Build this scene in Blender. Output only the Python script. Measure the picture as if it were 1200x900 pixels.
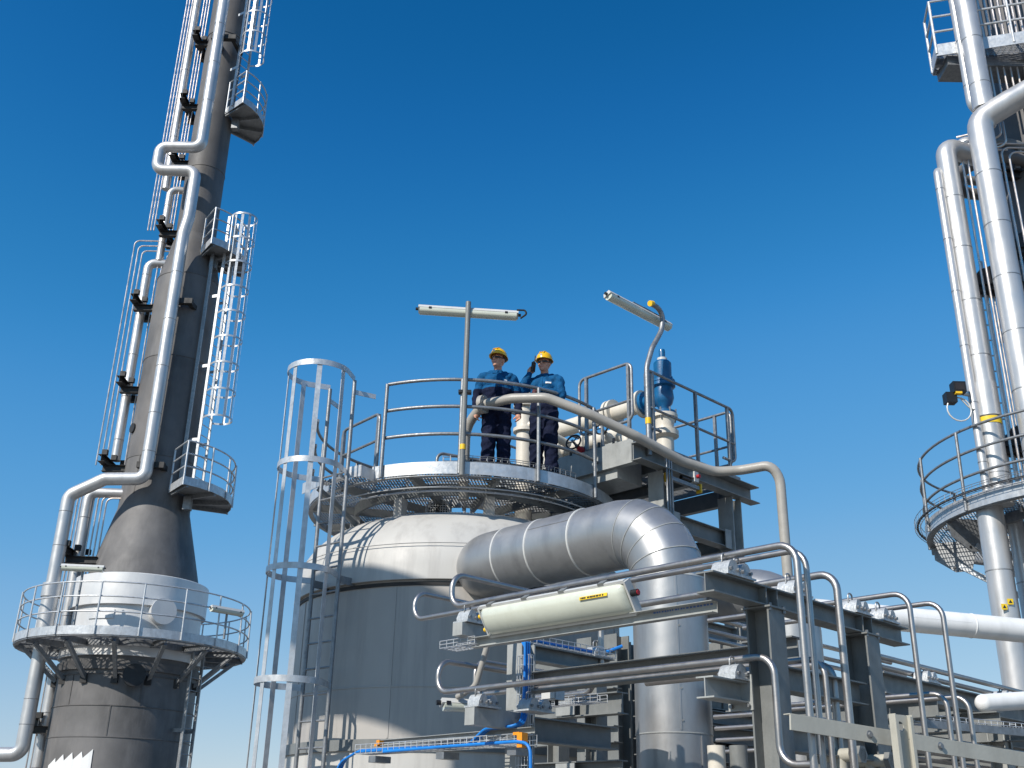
import bpy, bmesh, math, random
import numpy as np
from mathutils import Vector, Matrix

for o in list(bpy.data.objects):
    bpy.data.objects.remove(o)
random.seed(7)
scene = bpy.context.scene
col = scene.collection
V = Vector
rad = math.radians

# ------------------------------------------------------------------ camera
FPX, PITCH, ROLL, EYE = 1270.0, rad(22.8), rad(1.2), 16.0     # focal length for a 1200 px wide frame; eye height
fw = V((0, math.cos(PITCH), math.sin(PITCH)))
_u = V((0, -math.sin(PITCH), math.cos(PITCH)))
_r = V((1, 0, 0))
ri = _r * math.cos(ROLL) + _u * math.sin(ROLL)
up = -_r * math.sin(ROLL) + _u * math.cos(ROLL)
CAM = V((0, 0, EYE))
cd = bpy.data.cameras.new('camera')
cam = bpy.data.objects.new('camera', cd)
col.objects.link(cam)
cd.sensor_width = 36.0
cd.lens = 36.0 * FPX / 1200.0
cd.clip_start, cd.clip_end = 0.1, 6000
m3 = Matrix((ri, up, -fw)).transposed()
cam.matrix_world = Matrix.Translation(CAM) @ m3.to_4x4()
scene.camera = cam

# ------------------------------------------------------------------ sky and sun
SUN_AZ, SUN_EL = rad(-138.0), rad(37.0)       # clockwise from +Y (straight ahead): behind the viewer, to the left
world = bpy.data.worlds.new('World')
scene.world = world
world.use_nodes = True
wn = world.node_tree.nodes
wl = world.node_tree.links
wn.clear()
wo = wn.new('ShaderNodeOutputWorld')
bg = wn.new('ShaderNodeBackground')
sky = wn.new('ShaderNodeTexSky')
sky.sky_type = 'NISHITA'
sky.sun_disc = False
sky.sun_elevation = SUN_EL
sky.sun_rotation = SUN_AZ
sky.altitude = 0
sky.air_density = 1.0
sky.dust_density = 0.0
sky.ozone_density = 4.0
# colour response of the picture's deep clear sky: one smooth tone curve per channel over the whole sky
sc0 = wn.new('ShaderNodeVectorMath'); sc0.operation = 'SCALE'; sc0.inputs['Scale'].default_value = 0.1
sc1 = wn.new('ShaderNodeVectorMath'); sc1.operation = 'SCALE'; sc1.inputs['Scale'].default_value = 10.0
cv = wn.new('ShaderNodeRGBCurve')
for ch, pts in enumerate((((0, 0), (0.06, 0.004), (0.092, 0.026), (0.12, 0.066), (0.175, 0.135), (0.215, 0.20), (0.43, 0.43), (1, 0.75)),
                          ((0, 0), (0.08, 0.06), (0.12, 0.112), (0.17, 0.21), (0.22, 0.295), (0.313, 0.39), (0.40, 0.465), (0.6, 0.60), (1, 0.8)),
                          ((0, 0), (0.12, 0.14), (0.24, 0.335), (0.27, 0.41), (0.324, 0.515), (0.393, 0.63), (0.54, 0.715), (0.65, 0.74), (1, 0.85)))):
    c = cv.mapping.curves[ch]
    c.points[0].location = pts[0]
    c.points[1].location = pts[-1]
    for q in pts[1:-1]:
        c.points.new(*q)
cv.mapping.update()
wl.new(sky.outputs[0], sc0.inputs[0])
wl.new(sc0.outputs[0], cv.inputs['Color'])
wl.new(cv.outputs[0], sc1.inputs[0])
wl.new(sc1.outputs[0], bg.inputs['Color'])
bg.inputs['Strength'].default_value = 0.1
wl.new(bg.outputs[0], wo.inputs[0])
sl = bpy.data.lights.new('sun', 'SUN')
sl.energy = 5.0
sl.angle = rad(0.5)
sl.color = (1.0, 0.945, 0.86)
sun = bpy.data.objects.new('sun', sl)
col.objects.link(sun)
SUN_DIR = V((math.sin(SUN_AZ) * math.cos(SUN_EL), math.cos(SUN_AZ) * math.cos(SUN_EL), math.sin(SUN_EL)))
sun.rotation_euler = (-SUN_DIR).to_track_quat('-Z', 'Y').to_euler()
scene.view_settings.view_transform = 'Standard'
scene.view_settings.look = 'None'
scene.view_settings.exposure = 0.0
scene.view_settings.gamma = 1.0
scene.cycles.use_denoising = True
scene.cycles.max_bounces = 6

# ------------------------------------------------------------------ survey helpers
def ray(px, py):
    return fw * FPX + ri * (px - 600) + up * (450 - py)
def at(px, py, y=None, z=None, t=None):
    d = ray(px, py)
    k = y / d.y if y is not None else (z - EYE) / d.z if z is not None else t / FPX
    return CAM + d * k
def online(p0, d, px=None, py=None):
    """distance along p0 + s*d at which the line crosses image column px (or row py)"""
    v = p0 - CAM
    ax, c = (ri, px - 600) if px is not None else (up, 450 - py)
    n = c * v.dot(fw) - FPX * v.dot(ax)
    return n / (FPX * d.dot(ax) - c * d.dot(fw))
Z = V((0, 0, 1))
def h_at(p, py):
    return p.z + online(p, Z, py=py)
AZ_A = rad(44.5)
A = V((-math.sin(AZ_A), math.cos(AZ_A), 0))      # steelwork axis running away to the left
B = V((math.cos(AZ_A), math.sin(AZ_A), 0))       # steelwork axis running away to the right

# ------------------------------------------------------------------ materials
MATS = {}
def mat(name, color, rough=0.5, metal=0.0, var=0.12, scale=3.0, bump=0.0, bscale=40.0, dirt=None, dirt_amt=0.0,
        dirt_scale=(2.0, 2.0, 0.35), rvar=0.1, emit=None, spec=0.5, coat=0.0):
    m = bpy.data.materials.new(name)
    m.use_nodes = True
    nt = m.node_tree
    n, l = nt.nodes, nt.links
    p = n['Principled BSDF']
    p.inputs['Metallic'].default_value = metal
    p.inputs['Specular IOR Level'].default_value = spec
    p.inputs['Coat Weight'].default_value = coat
    tc = n.new('ShaderNodeTexCoord')
    nz = n.new('ShaderNodeTexNoise')
    nz.inputs['Scale'].default_value = scale
    nz.inputs['Detail'].default_value = 6
    nz.inputs['Roughness'].default_value = 0.6
    l.new(tc.outputs['Object'], nz.inputs['Vector'])
    cr = n.new('ShaderNodeMapRange')
    cr.inputs[1].default_value, cr.inputs[2].default_value = 0.3, 0.7
    cr.inputs[3].default_value, cr.inputs[4].default_value = 1 - var, 1 + var
    l.new(nz.outputs['Fac'], cr.inputs[0])
    mul = n.new('ShaderNodeMix')
    mul.data_type = 'RGBA'
    mul.blend_type = 'MULTIPLY'
    mul.inputs[0].default_value = 1
    mul.inputs[6].default_value = (*color, 1)
    l.new(cr.outputs[0], mul.inputs[7])
    out = mul.outputs[2]
    if dirt:
        mp = n.new('ShaderNodeMapping')
        mp.inputs['Scale'].default_value = dirt_scale
        l.new(tc.outputs['Object'], mp.inputs['Vector'])
        dn = n.new('ShaderNodeTexNoise')
        dn.inputs['Scale'].default_value = 2.2
        dn.inputs['Detail'].default_value = 8
        dn.inputs['Roughness'].default_value = 0.65
        l.new(mp.outputs[0], dn.inputs['Vector'])
        dr = n.new('ShaderNodeMapRange')
        dr.inputs[1].default_value, dr.inputs[2].default_value = 0.48, 0.75
        dr.inputs[3].default_value, dr.inputs[4].default_value = 0, dirt_amt
        l.new(dn.outputs['Fac'], dr.inputs[0])
        mx = n.new('ShaderNodeMix')
        mx.data_type = 'RGBA'
        mx.inputs[7].default_value = (*dirt, 1)
        l.new(dr.outputs[0], mx.inputs[0])
        l.new(out, mx.inputs[6])
        out = mx.outputs[2]
    l.new(out, p.inputs['Base Color'])
    rr = n.new('ShaderNodeMapRange')
    rr.inputs[1].default_value, rr.inputs[2].default_value = 0.3, 0.7
    rr.inputs[3].default_value, rr.inputs[4].default_value = max(rough - rvar, 0.02), min(rough + rvar, 1)
    n2 = n.new('ShaderNodeTexNoise')
    n2.inputs['Scale'].default_value = scale * 2.7
    n2.inputs['Detail'].default_value = 4
    l.new(tc.outputs['Object'], n2.inputs['Vector'])
    l.new(n2.outputs['Fac'], rr.inputs[0])
    l.new(rr.outputs[0], p.inputs['Roughness'])
    if bump:
        bn = n.new('ShaderNodeTexNoise')
        bn.inputs['Scale'].default_value = bscale
        bn.inputs['Detail'].default_value = 4
        l.new(tc.outputs['Object'], bn.inputs['Vector'])
        b = n.new('ShaderNodeBump')
        b.inputs['Strength'].default_value = bump
        b.inputs['Distance'].default_value = 0.02
        l.new(bn.outputs['Fac'], b.inputs['Height'])
        l.new(b.outputs[0], p.inputs['Normal'])
    if emit:
        p.inputs['Emission Color'].default_value = (*emit, 1)
        p.inputs['Emission Strength'].default_value = 1
    MATS[name] = m
    return m

mat('galvanised', (0.27, 0.28, 0.29), 0.46, 0.6, 0.22, 14, 0.08, 60, (0.17, 0.17, 0.17), 0.6, (6, 6, 2))
mat('galvanised_bright', (0.56, 0.575, 0.59), 0.42, 0.5, 0.16, 9, 0.06, 60, (0.33, 0.33, 0.33), 0.6, (5, 5, 1.5))
mat('grating_steel', (0.28, 0.285, 0.29), 0.55, 0.4, 0.2, 12)
mat('stainless', (0.42, 0.40, 0.385), 0.4, 0.9, 0.12, 5, 0.02, 80, (0.30, 0.26, 0.23), 0.5, (3, 3, 3), 0.06)
mat('bright_tube', (0.62, 0.56, 0.52), 0.35, 0.8, 0.15, 2)
mat('steel_paint', (0.175, 0.182, 0.178), 0.45, 0.0, 0.14, 5, 0.08, 70, (0.27, 0.272, 0.26), 0.6, (3, 3, 1.2))
mat('steel_paint_light', (0.34, 0.348, 0.335), 0.45, 0.0, 0.14, 5, 0.08, 70, (0.20, 0.20, 0.19), 0.6, (3, 3, 1.0))
mat('cladding', (0.40, 0.40, 0.40), 0.40, 0.7, 0.10, 1.6, 0.09, 3.0, (0.24, 0.24, 0.245), 0.6, (2.5, 2.5, 0.5), 0.07)
mat('cladding_bright', (0.56, 0.555, 0.55), 0.40, 0.55, 0.08, 1.2, 0.06, 3, (0.38, 0.37, 0.36), 0.6, (2.5, 2.5, 0.3), 0.08)
mat('band_silver', (0.68, 0.675, 0.665), 0.45, 0.25, 0.06, 0.8, 0.05, 2, (0.5, 0.51, 0.53), 0.55, (1.5, 1.5, 0.3))
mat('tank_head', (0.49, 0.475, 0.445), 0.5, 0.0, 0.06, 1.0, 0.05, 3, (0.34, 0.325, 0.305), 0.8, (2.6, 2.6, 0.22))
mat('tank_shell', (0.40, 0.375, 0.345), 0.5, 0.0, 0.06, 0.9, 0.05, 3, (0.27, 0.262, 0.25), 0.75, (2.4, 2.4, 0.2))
mat('stack_paint', (0.125, 0.12, 0.118), 0.6, 0.0, 0.38, 0.6, 0.2, 2.5, (0.18, 0.172, 0.167), 0.9, (1.3, 1.3, 0.3))
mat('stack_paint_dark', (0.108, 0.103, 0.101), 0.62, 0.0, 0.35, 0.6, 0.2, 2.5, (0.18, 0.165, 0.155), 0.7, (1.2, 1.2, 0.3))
mat('bracket_black', (0.022, 0.021, 0.021), 0.6, 0.0, 0.3, 4)
mat('cream', (0.66, 0.61, 0.52), 0.45, 0.0, 0.06, 3, 0.03, 30, (0.45, 0.40, 0.33), 0.5, (3, 3, 1))
mat('tube_grey', (0.36, 0.34, 0.305), 0.42, 0.0, 0.1, 4, 0.03, 40, (0.30, 0.28, 0.25), 0.5, (4, 4, 4))
mat('channel_cream', (0.44, 0.425, 0.365), 0.5, 0.0, 0.08, 4, 0.05, 40, (0.34, 0.32, 0.27), 0.6, (4, 4, 1.5))
mat('valve_blue', (0.003, 0.105, 0.26), 0.4, 0.0, 0.18, 8, 0.1, 50, (0.012, 0.07, 0.16), 0.6, (5, 5, 3), coat=0.2)
mat('cast_clamp', (0.50, 0.52, 0.53), 0.5, 0.35, 0.22, 22, 0.25, 70, (0.25, 0.26, 0.27), 0.7, (9, 9, 9))
mat('lamp_white', (0.58, 0.58, 0.56), 0.4, 0.0, 0.05, 8, 0, 40, (0.5, 0.49, 0.45), 0.5, (6, 6, 6))
mat('lamp_lens', (0.62, 0.64, 0.54), 0.2, 0.0, 0.05, 4, 0.02, 10, (0.5, 0.5, 0.4), 0.4, (4, 4, 4), coat=0.6)
mat('black_plastic', (0.012, 0.012, 0.013), 0.45, 0.0, 0.2, 9)
mat('cable_black', (0.014, 0.014, 0.015), 0.55, 0.0, 0.2, 9)
mat('cable_blue', (0.012, 0.20, 0.62), 0.42, 0.0, 0.12, 9)
mat('orange_cap', (0.85, 0.30, 0.015), 0.45, 0.0, 0.08, 9)
mat('yellow_cap', (0.85, 0.52, 0.02), 0.45, 0.0, 0.08, 9)
mat('sign_yellow', (0.80, 0.55, 0.02), 0.5, 0.0, 0.06, 9)
mat('print_dark', (0.02, 0.02, 0.022), 0.6)
mat('print_blue', (0.05, 0.12, 0.35), 0.6)
mat('white_paint', (0.78, 0.78, 0.77), 0.5, 0.0, 0.05, 3, dirt=(0.5, 0.5, 0.48), dirt_amt=0.4)
mat('red_paint', (0.45, 0.02, 0.03), 0.5)
mat('hard_hat', (0.88, 0.50, 0.004), 0.28, 0.0, 0.03, 5, coat=0.4)
mat('cloth_blue', (0.004, 0.078, 0.20), 0.85, 0.0, 0.3, 14, 0.5, 28, spec=0.2)
mat('cloth_navy', (0.008, 0.012, 0.035), 0.88, 0.0, 0.2, 14, 0.5, 28, spec=0.2)
mat('skin', (0.60, 0.31, 0.21), 0.5, 0.0, 0.1, 20, 0.05, 90, spec=0.35)
mat('lip', (0.42, 0.16, 0.13), 0.5)
mat('hair', (0.035, 0.022, 0.015), 0.7)
mat('boot', (0.012, 0.011, 0.011), 0.55)
mat('goggle', (0.03, 0.022, 0.018), 0.35, 0.0, 0.05, 5)
mat('glove', (0.09, 0.03, 0.035), 0.8)
mat('concrete', (0.19, 0.175, 0.15), 0.85, 0.0, 0.18, 0.35, 0.1, 5, (0.12, 0.112, 0.10), 0.6, (0.2, 0.2, 0.2))

# ------------------------------------------------------------------ mesh building
def frame_from(d, ref=None):
    d = d.normalized()
    ref = ref or (Z if abs(d.z) < 0.95 else V((0, 1, 0)))
    x = d.cross(ref)
    if x.length < 1e-6:
        x = d.cross(V((1, 0, 0)))
    x.normalize()
    return x, x.cross(d).normalized()      # side, up

class MB:
    def __init__(self):
        self.v, self.f = [], []
    def add(self, vs, fs):
        b = len(self.v)
        self.v += [V(p) for p in vs]
        self.f += [[i + b for i in f] for f in fs]
        return self
    def box(self, c, sx, sy, sz, ax=None, ay=None, az=None):
        ax = ax or V((1, 0, 0)); ay = ay or V((0, 1, 0)); az = az or Z
        c = V(c)
        vs = [c + ax * (i * sx / 2) + ay * (j * sy / 2) + az * (k * sz / 2) for k in (-1, 1) for j in (-1, 1) for i in (-1, 1)]
        return self.add(vs, [[0, 2, 3, 1], [4, 5, 7, 6], [0, 1, 5, 4], [2, 6, 7, 3], [0, 4, 6, 2], [1, 3, 7, 5]])
    def bar(self, p0, p1, w, h, ref=None):
        p0, p1 = V(p0), V(p1)
        s, u = frame_from(p1 - p0, ref)
        return self.prism([(-w/2, -h/2), (w/2, -h/2), (w/2, h/2), (-w/2, h/2)], p0, p1, s, u)
    def prism(self, prof, p0, p1, s, u):
        n = len(prof)
        vs = [p0 + s * a + u * b for a, b in prof] + [p1 + s * a + u * b for a, b in prof]
        fs = [[i, (i + 1) % n, n + (i + 1) % n, n + i] for i in range(n)]
        return self.add(vs, fs + [list(range(n))[::-1], list(range(n, 2 * n))])
    def ibeam(self, p0, p1, w, h, tw=0.008, tf=0.011, ref=None):
        p0, p1 = V(p0), V(p1)
        s, u = frame_from(p1 - p0, ref)
        a, b, c, t = w / 2, h / 2, tw / 2, tf
        prof = [(-a, -b), (a, -b), (a, -b + t), (c, -b + t), (c, b - t), (a, b - t), (a, b), (-a, b), (-a, b - t), (-c, b - t), (-c, -b + t), (-a, -b + t)]
        return self.prism(prof, p0, p1, s, u)
    def channel(self, p0, p1, w, h, t=0.008, ref=None, flip=1):
        p0, p1 = V(p0), V(p1)
        s, u = frame_from(p1 - p0, ref)
        b = h / 2
        prof = [(0, -b), (w, -b), (w, -b + t), (t, -b + t), (t, b - t), (w, b - t), (w, b), (0, b)]
        return self.prism([(x * flip, y) for x, y in prof][::flip], p0, p1, s, u)
    def tube(self, pts, r, n=10, bend=0.0, cap=True, seg=6):
        pts = [V(p) for p in pts]
        if bend > 0 and len(pts) > 2:
            out = [pts[0]]
            for i in range(1, len(pts) - 1):
                p, a, b = pts[i], pts[i - 1] - pts[i], pts[i + 1] - pts[i]
                la, lb = a.length, b.length
                a, b = a / la, b / lb
                ang = math.acos(max(-1, min(1, a.dot(b))))
                if ang > math.pi - 0.02:
                    out.append(p); continue
                d = min(bend / math.tan(ang / 2), la * 0.49, lb * 0.49)
                rr = d * math.tan(ang / 2)
                c = p + (a + b).normalized() * (rr / math.sin(ang / 2))
                s0, s1 = p + a * d - c, p + b * d - c
                tot = s0.angle(s1)
                k = max(3, int(seg * tot / 1.57 + 0.5))
                for j in range(k + 1):
                    f = j / k
                    q = (s0 * math.sin((1 - f) * tot) + s1 * math.sin(f * tot)) / math.sin(tot)
                    out.append(c + q)
            out.append(pts[-1])
            pts = out
        rs = r if isinstance(r, (list, tuple)) else [r] * len(pts)
        tang = []
        for i in range(len(pts)):
            t = (pts[min(i + 1, len(pts) - 1)] - pts[max(i - 1, 0)])
            if 0 < i < len(pts) - 1:
                t = (pts[i + 1] - pts[i]).normalized() + (pts[i] - pts[i - 1]).normalized()
            tang.append(t.normalized())
        s, u = frame_from(tang[0])
        vs = []
        for i, p in enumerate(pts):
            if i:
                q = tang[i - 1].rotation_difference(tang[i])
                s, u = q @ s, q @ u
            vs += [p + (s * math.cos(2 * math.pi * k / n) + u * math.sin(2 * math.pi * k / n)) * rs[i] for k in range(n)]
        fs = []
        for i in range(len(pts) - 1):
            for k in range(n):
                fs.append([i * n + k, i * n + (k + 1) % n, (i + 1) * n + (k + 1) % n, (i + 1) * n + k])
        if cap:
            fs += [list(range(n))[::-1], list(range((len(pts) - 1) * n, len(pts) * n))]
        return self.add(vs, fs)
    def lathe(self, prof, c, n=48, axis=None, a0=0.0, a1=None, close=False):
        """prof: (radius, height) list; closed ring unless a1 is given"""
        axis = (axis or Z).normalized()
        s, u = frame_from(axis) if abs(axis.z) < 0.99 else (V((1, 0, 0)), V((0, 1, 0)))
        full = a1 is None
        m = n if full else n + 1
        vs = []
        for r, h in prof:
            for k in range(m):
                t = a0 + (2 * math.pi if full else (a1 - a0)) * k / n
                vs.append(V(c) + axis * h + (s * math.cos(t) + u * math.sin(t)) * r)
        fs = []
        P = len(prof)
        for i in range(P if close else P - 1):
            j = (i + 1) % P
            for k in range(n):
                k2 = (k + 1) % m
                fs.append([i * m + k, i * m + k2, j * m + k2, j * m + k])
        return self.add(vs, fs)
    def disc(self, c, r, h, axis=None, n=24):
        c = V(c); axis = (axis or Z).normalized()
        return self.tube([c, c + axis * h], r, n)
    def sphere(self, c, rx, ry, rz, n=12, m=8, rot=None):
        c = V(c)
        vs, fs = [], []
        for i in range(m + 1):
            ph = math.pi * i / m
            for k in range(n):
                t = 2 * math.pi * k / n
                p = V((rx * math.sin(ph) * math.cos(t), ry * math.sin(ph) * math.sin(t), rz * math.cos(ph)))
                vs.append(c + (rot @ p if rot else p))
        for i in range(m):
            for k in range(n):
                fs.append([i * n + k, (i + 1) * n + k, (i + 1) * n + (k + 1) % n, i * n + (k + 1) % n])
        return self.add(vs, fs)
    def bolt(self, c, axis, r=0.012, h=0.012):
        return self.tube([V(c), V(c) + V(axis).normalized() * h], r, 6)

def root_loc(o):
    while o.parent:
        o = o.parent
    return V(o.location)

def link_mesh(name, mb, m, origin, smooth=38):
    me = bpy.data.meshes.new(name)
    me.from_pydata([v - origin for v in mb.v], [], mb.f)
    bm = bmesh.new()
    bm.from_mesh(me)
    bmesh.ops.remove_doubles(bm, verts=bm.verts, dist=1e-6)
    bmesh.ops.dissolve_degenerate(bm, edges=bm.edges, dist=1e-6)
    bmesh.ops.recalc_face_normals(bm, faces=bm.faces)
    bm.to_mesh(me)
    bm.free()
    if smooth:
        me.shade_smooth()
        me.set_sharp_from_angle(angle=rad(smooth))
    me.materials.append(MATS[m])
    o = bpy.data.objects.new(name, me)
    col.objects.link(o)
    return o

def thing(name, label, cat, loc, group=None):
    o = bpy.data.objects.new(name, None)
    o.empty_display_size = 0.2
    o.location = loc
    o['label'] = label
    o['category'] = cat
    if group:
        o['group'] = group
    col.objects.link(o)
    return o

def part(name, mb, m, parent, label=None, smooth=38, kind=None):
    o = link_mesh(name, mb, m, root_loc(parent), smooth)
    o.parent = parent
    if label:
        o['label'] = label
    if kind:
        o['kind'] = kind
    return o

def solid(name, mb, m, label, cat, group=None, smooth=38, origin=None):
    org = V(origin) if origin is not None else V(mb.v[0])
    o = link_mesh(name, mb, m, org, smooth)
    o.location = org
    o['label'] = label
    o['category'] = cat
    if group:
        o['group'] = group
    return o

def lerp(a, b, t):
    return a + (b - a) * t

# ---- grating: bearing bars along d clipped to a convex outline or circle, with cross rods
def clip_line(p, d, poly):
    """interval of s where p+s*d lies inside the convex polygon (ccw)"""
    lo, hi = -1e9, 1e9
    n = len(poly)
    for i in range(n):
        a, b = poly[i], poly[(i + 1) % n]
        nx, ny = -(b.y - a.y), b.x - a.x
        den = nx * d.x + ny * d.y
        num = nx * (p.x - a.x) + ny * (p.y - a.y)
        if abs(den) < 1e-9:
            if num < 0:
                return None
            continue
        s = -num / den
        if den > 0:
            lo = max(lo, s)
        else:
            hi = min(hi, s)
    return (lo, hi) if hi - lo > 0.02 else None

def grating(poly, z, d, pitch=0.036, depth=0.03, th=0.005, cross=0.1, hole=None):
    mb = MB()
    d = V((d.x, d.y, 0)).normalized()
    e = V((-d.y, d.x, 0))
    ar = sum(poly[i].x * poly[(i + 1) % len(poly)].y - poly[(i + 1) % len(poly)].x * poly[i].y for i in range(len(poly)))
    if ar < 0:
        poly = poly[::-1]
    for dd, ee, pt, dep, t, dz in ((d, e, pitch, depth, th, 0), (e, d, cross, 0.012, 0.006, depth * 0.25)):
        ks = [p.dot(ee) for p in poly]
        k0, k1 = min(ks), max(ks)
        k = math.ceil(k0 / pt) * pt
        while k < k1:
            base = ee * k
            iv = clip_line(base, dd, poly)
            if iv:
                segs = [iv]
                if hole:
                    hc, hr = hole
                    q = base - V((hc.x, hc.y, 0))
                    bq = q.dot(dd)
                    disc = bq * bq - (q.x * q.x + q.y * q.y - hr * hr)
                    if disc > 0:
                        s0, s1 = -bq - math.sqrt(disc), -bq + math.sqrt(disc)
                        segs = [s for s in ((iv[0], min(iv[1], s0)), (max(iv[0], s1), iv[1])) if s[1] - s[0] > 0.02]
                for a, b in segs:
                    p0, p1 = base + dd * a, base + dd * b
                    mb.bar(V((p0.x, p0.y, z + dz)), V((p1.x, p1.y, z + dz)), t, dep)
            k += pt
    return mb

def circle_poly(c, r, n=40):
    return [V((c.x + r * math.cos(2 * math.pi * i / n), c.y + r * math.sin(2 * math.pi * i / n), 0)) for i in range(n)]

def polar(c, phi, r, z):
    """phi in degrees, 0 toward the viewer, positive to the right"""
    t = rad(phi)
    return V((c.x + r * math.sin(t), c.y - r * math.cos(t), z))

def arc(c, p0, p1, r, z, step=4.0):
    n = max(3, int(abs(p1 - p0) / step))
    return [polar(c, p0 + (p1 - p0) * i / n, r, z) for i in range(n + 1)]

def ring_plate(c, p0, p1, r0, r1, z0, z1, step=4.0):
    mb = MB()
    full = abs(p1 - p0) >= 359.9
    n = max(4, int(abs(p1 - p0) / step))
    vs = []
    for i in range(n if full else n + 1):
        ph = p0 + (p1 - p0) * i / n
        vs += [polar(c, ph, r0, z0), polar(c, ph, r1, z0), polar(c, ph, r1, z1), polar(c, ph, r0, z1)]
    m = len(vs) // 4
    fs = []
    for i in range(n):
        j = (i + 1) % m
        for k in range(4):
            fs.append([i * 4 + k, j * 4 + k, j * 4 + (k + 1) % 4, i * 4 + (k + 1) % 4])
    if not full:
        fs += [[0, 1, 2, 3], [(m - 1) * 4 + k for k in (3, 2, 1, 0)]]
    return mb.add(vs, fs)

def ring_rail(parent, c, p0, p1, r, z, heights, n_posts, rr=0.021, pr=0.022, m='galvanised', closed=False, post_bot=-0.12, ends=True):
    names = ['knee_rail', 'mid_rail', 'top_rail'] if len(heights) == 3 else ['mid_rail', 'top_rail']
    for nm, h in zip(names, heights):
        pts = arc(c, p0, p1, r, z + h)
        part(nm, MB().tube(pts, rr, 10, cap=not closed), m, parent)
    for i in range(n_posts):
        ph = p0 + (p1 - p0) * (i / (n_posts if closed else n_posts - 1))
        b = polar(c, ph, r + 0.045 if post_bot < 0 else r, z + post_bot)
        part('rail_post', MB().tube([b, polar(c, ph, r + 0.03, z + heights[-1] - 0.01)], pr, 10), m, parent)

def straight_rail(parent, p0, p1, heights, posts, m='galvanised', r=0.021, hoop=(True, True), low=0.28, post_bot=-0.12):
    """rail between base points p0,p1 whose top and knee rails are joined by bent ends"""
    d = (p1 - p0)
    top = heights[-1]
    pts = []
    if hoop[0]:
        pts += [p0 + Z * low + d.normalized() * 0.3, p0 + Z * low]
    pts += [p0 + Z * top, p1 + Z * top]
    if hoop[1]:
        pts += [p1 + Z * low, p1 + Z * low - d.normalized() * 0.3]
    part('top_rail', MB().tube(pts, r, 10, bend=0.1), m, parent)
    for h in heights[:-1]:
        part('mid_rail', MB().tube([p0 + Z * h, p1 + Z * h], r * 0.9, 8), m, parent)
    for f in posts:
        q = lerp(p0, p1, f)
        part('rail_post', MB().bar(q + Z * post_bot, q + Z * (top - 0.01), 0.04, 0.04, ref=d.normalized()), m, parent)

def caged_ladder(name, label, base, top_z, out, cage_from, hoop_zs, w=0.46, cage_r=0.36, m='galvanised', rung=0.28, strap=0.05, stile=(0.06, 0.022),
                 round_stile=False, bracket_to=None, group=None, nstrap=5, hoop_h=0.055, cage_m=None):
    """vertical ladder: base point, outward direction (away from the vessel), cage on the outward side"""
    out = V((out.x, out.y, 0)).normalized()
    sd = V((-out.y, out.x, 0))
    root = thing(name, label, 'ladder', base, group)
    for s in (-1, 1):
        q = base + sd * (s * w / 2)
        t = V((q.x, q.y, top_z))
        mb = MB()
        if round_stile:
            mb.tube([q, t], stile[0] / 2, 10)
        else:
            mb.bar(q, t, stile[1], stile[0], ref=out)
        part('stile', mb, m, root)
    z = base.z + rung * 0.5
    while z < top_z - (1.1 if round_stile else 0.1):
        c = V((base.x, base.y, z))
        part('rung', MB().tube([c - sd * w / 2, c + sd * w / 2], 0.013, 8), m, root)
        z += rung
    cc = base + out * (cage_r * 0.98)
    def hoop(z):
        pts = [base + sd * (w / 2)]
        for i in range(19):
            t = rad(-112 + 224 * i / 18)
            pts.append(cc + (out * math.cos(t) - sd * math.sin(t)) * cage_r)
        pts.append(base - sd * (w / 2))
        return [V((p.x, p.y, z)) for p in pts]
    for hz in hoop_zs:
        pts = hoop(hz)
        vs, fs = [], []
        for i, p in enumerate(pts):
            t = (pts[min(i + 1, len(pts) - 1)] - pts[max(i - 1, 0)]).normalized()
            nn = V((-t.y, t.x, 0)) * 0.004
            for a in (-1, 1):
                for b in (-1, 1):
                    vs.append(p + nn * a + Z * (b * hoop_h / 2))
        for i in range(len(pts) - 1):
            j = i * 4
            fs += [[j, j + 1, j + 5, j + 4], [j + 2, j + 6, j + 7, j + 3], [j, j + 4, j + 6, j + 2], [j + 1, j + 3, j + 7, j + 5]]
        fs += [[0, 2, 3, 1], [len(vs) - 4, len(vs) - 3, len(vs) - 1, len(vs) - 2]]
        part('hoop', MB().add(vs, fs), cage_m or m, root)
    for i in range(nstrap if hoop_zs else 0):
        t = rad(-100 + 200 * i / (nstrap - 1))
        dr = out * math.cos(t) - sd * math.sin(t)
        p = cc + dr * (cage_r - 0.012)
        part('cage_strap', MB().bar(V((p.x, p.y, min(hoop_zs))), V((p.x, p.y, max(hoop_zs))), strap, 0.006, ref=dr), cage_m or m, root)
    for bz in bracket_to or []:
        for s in (-1, 1):
            q = base + sd * (s * w / 2)
            q = V((q.x, q.y, bz))
            part('wall_bracket', MB().bar(q, q - out * 0.3, 0.012, 0.09), m, root)
    return root

# ================================================================== SETTING
g = MB().add([(-3000, -3000, 0), (3000, -3000, 0), (3000, 3000, 0), (-3000, 3000, 0)], [[0, 1, 2, 3]])
go = link_mesh('ground', g, 'concrete', V((0, 0, 0)), 0)
go['kind'] = 'structure'

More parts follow.
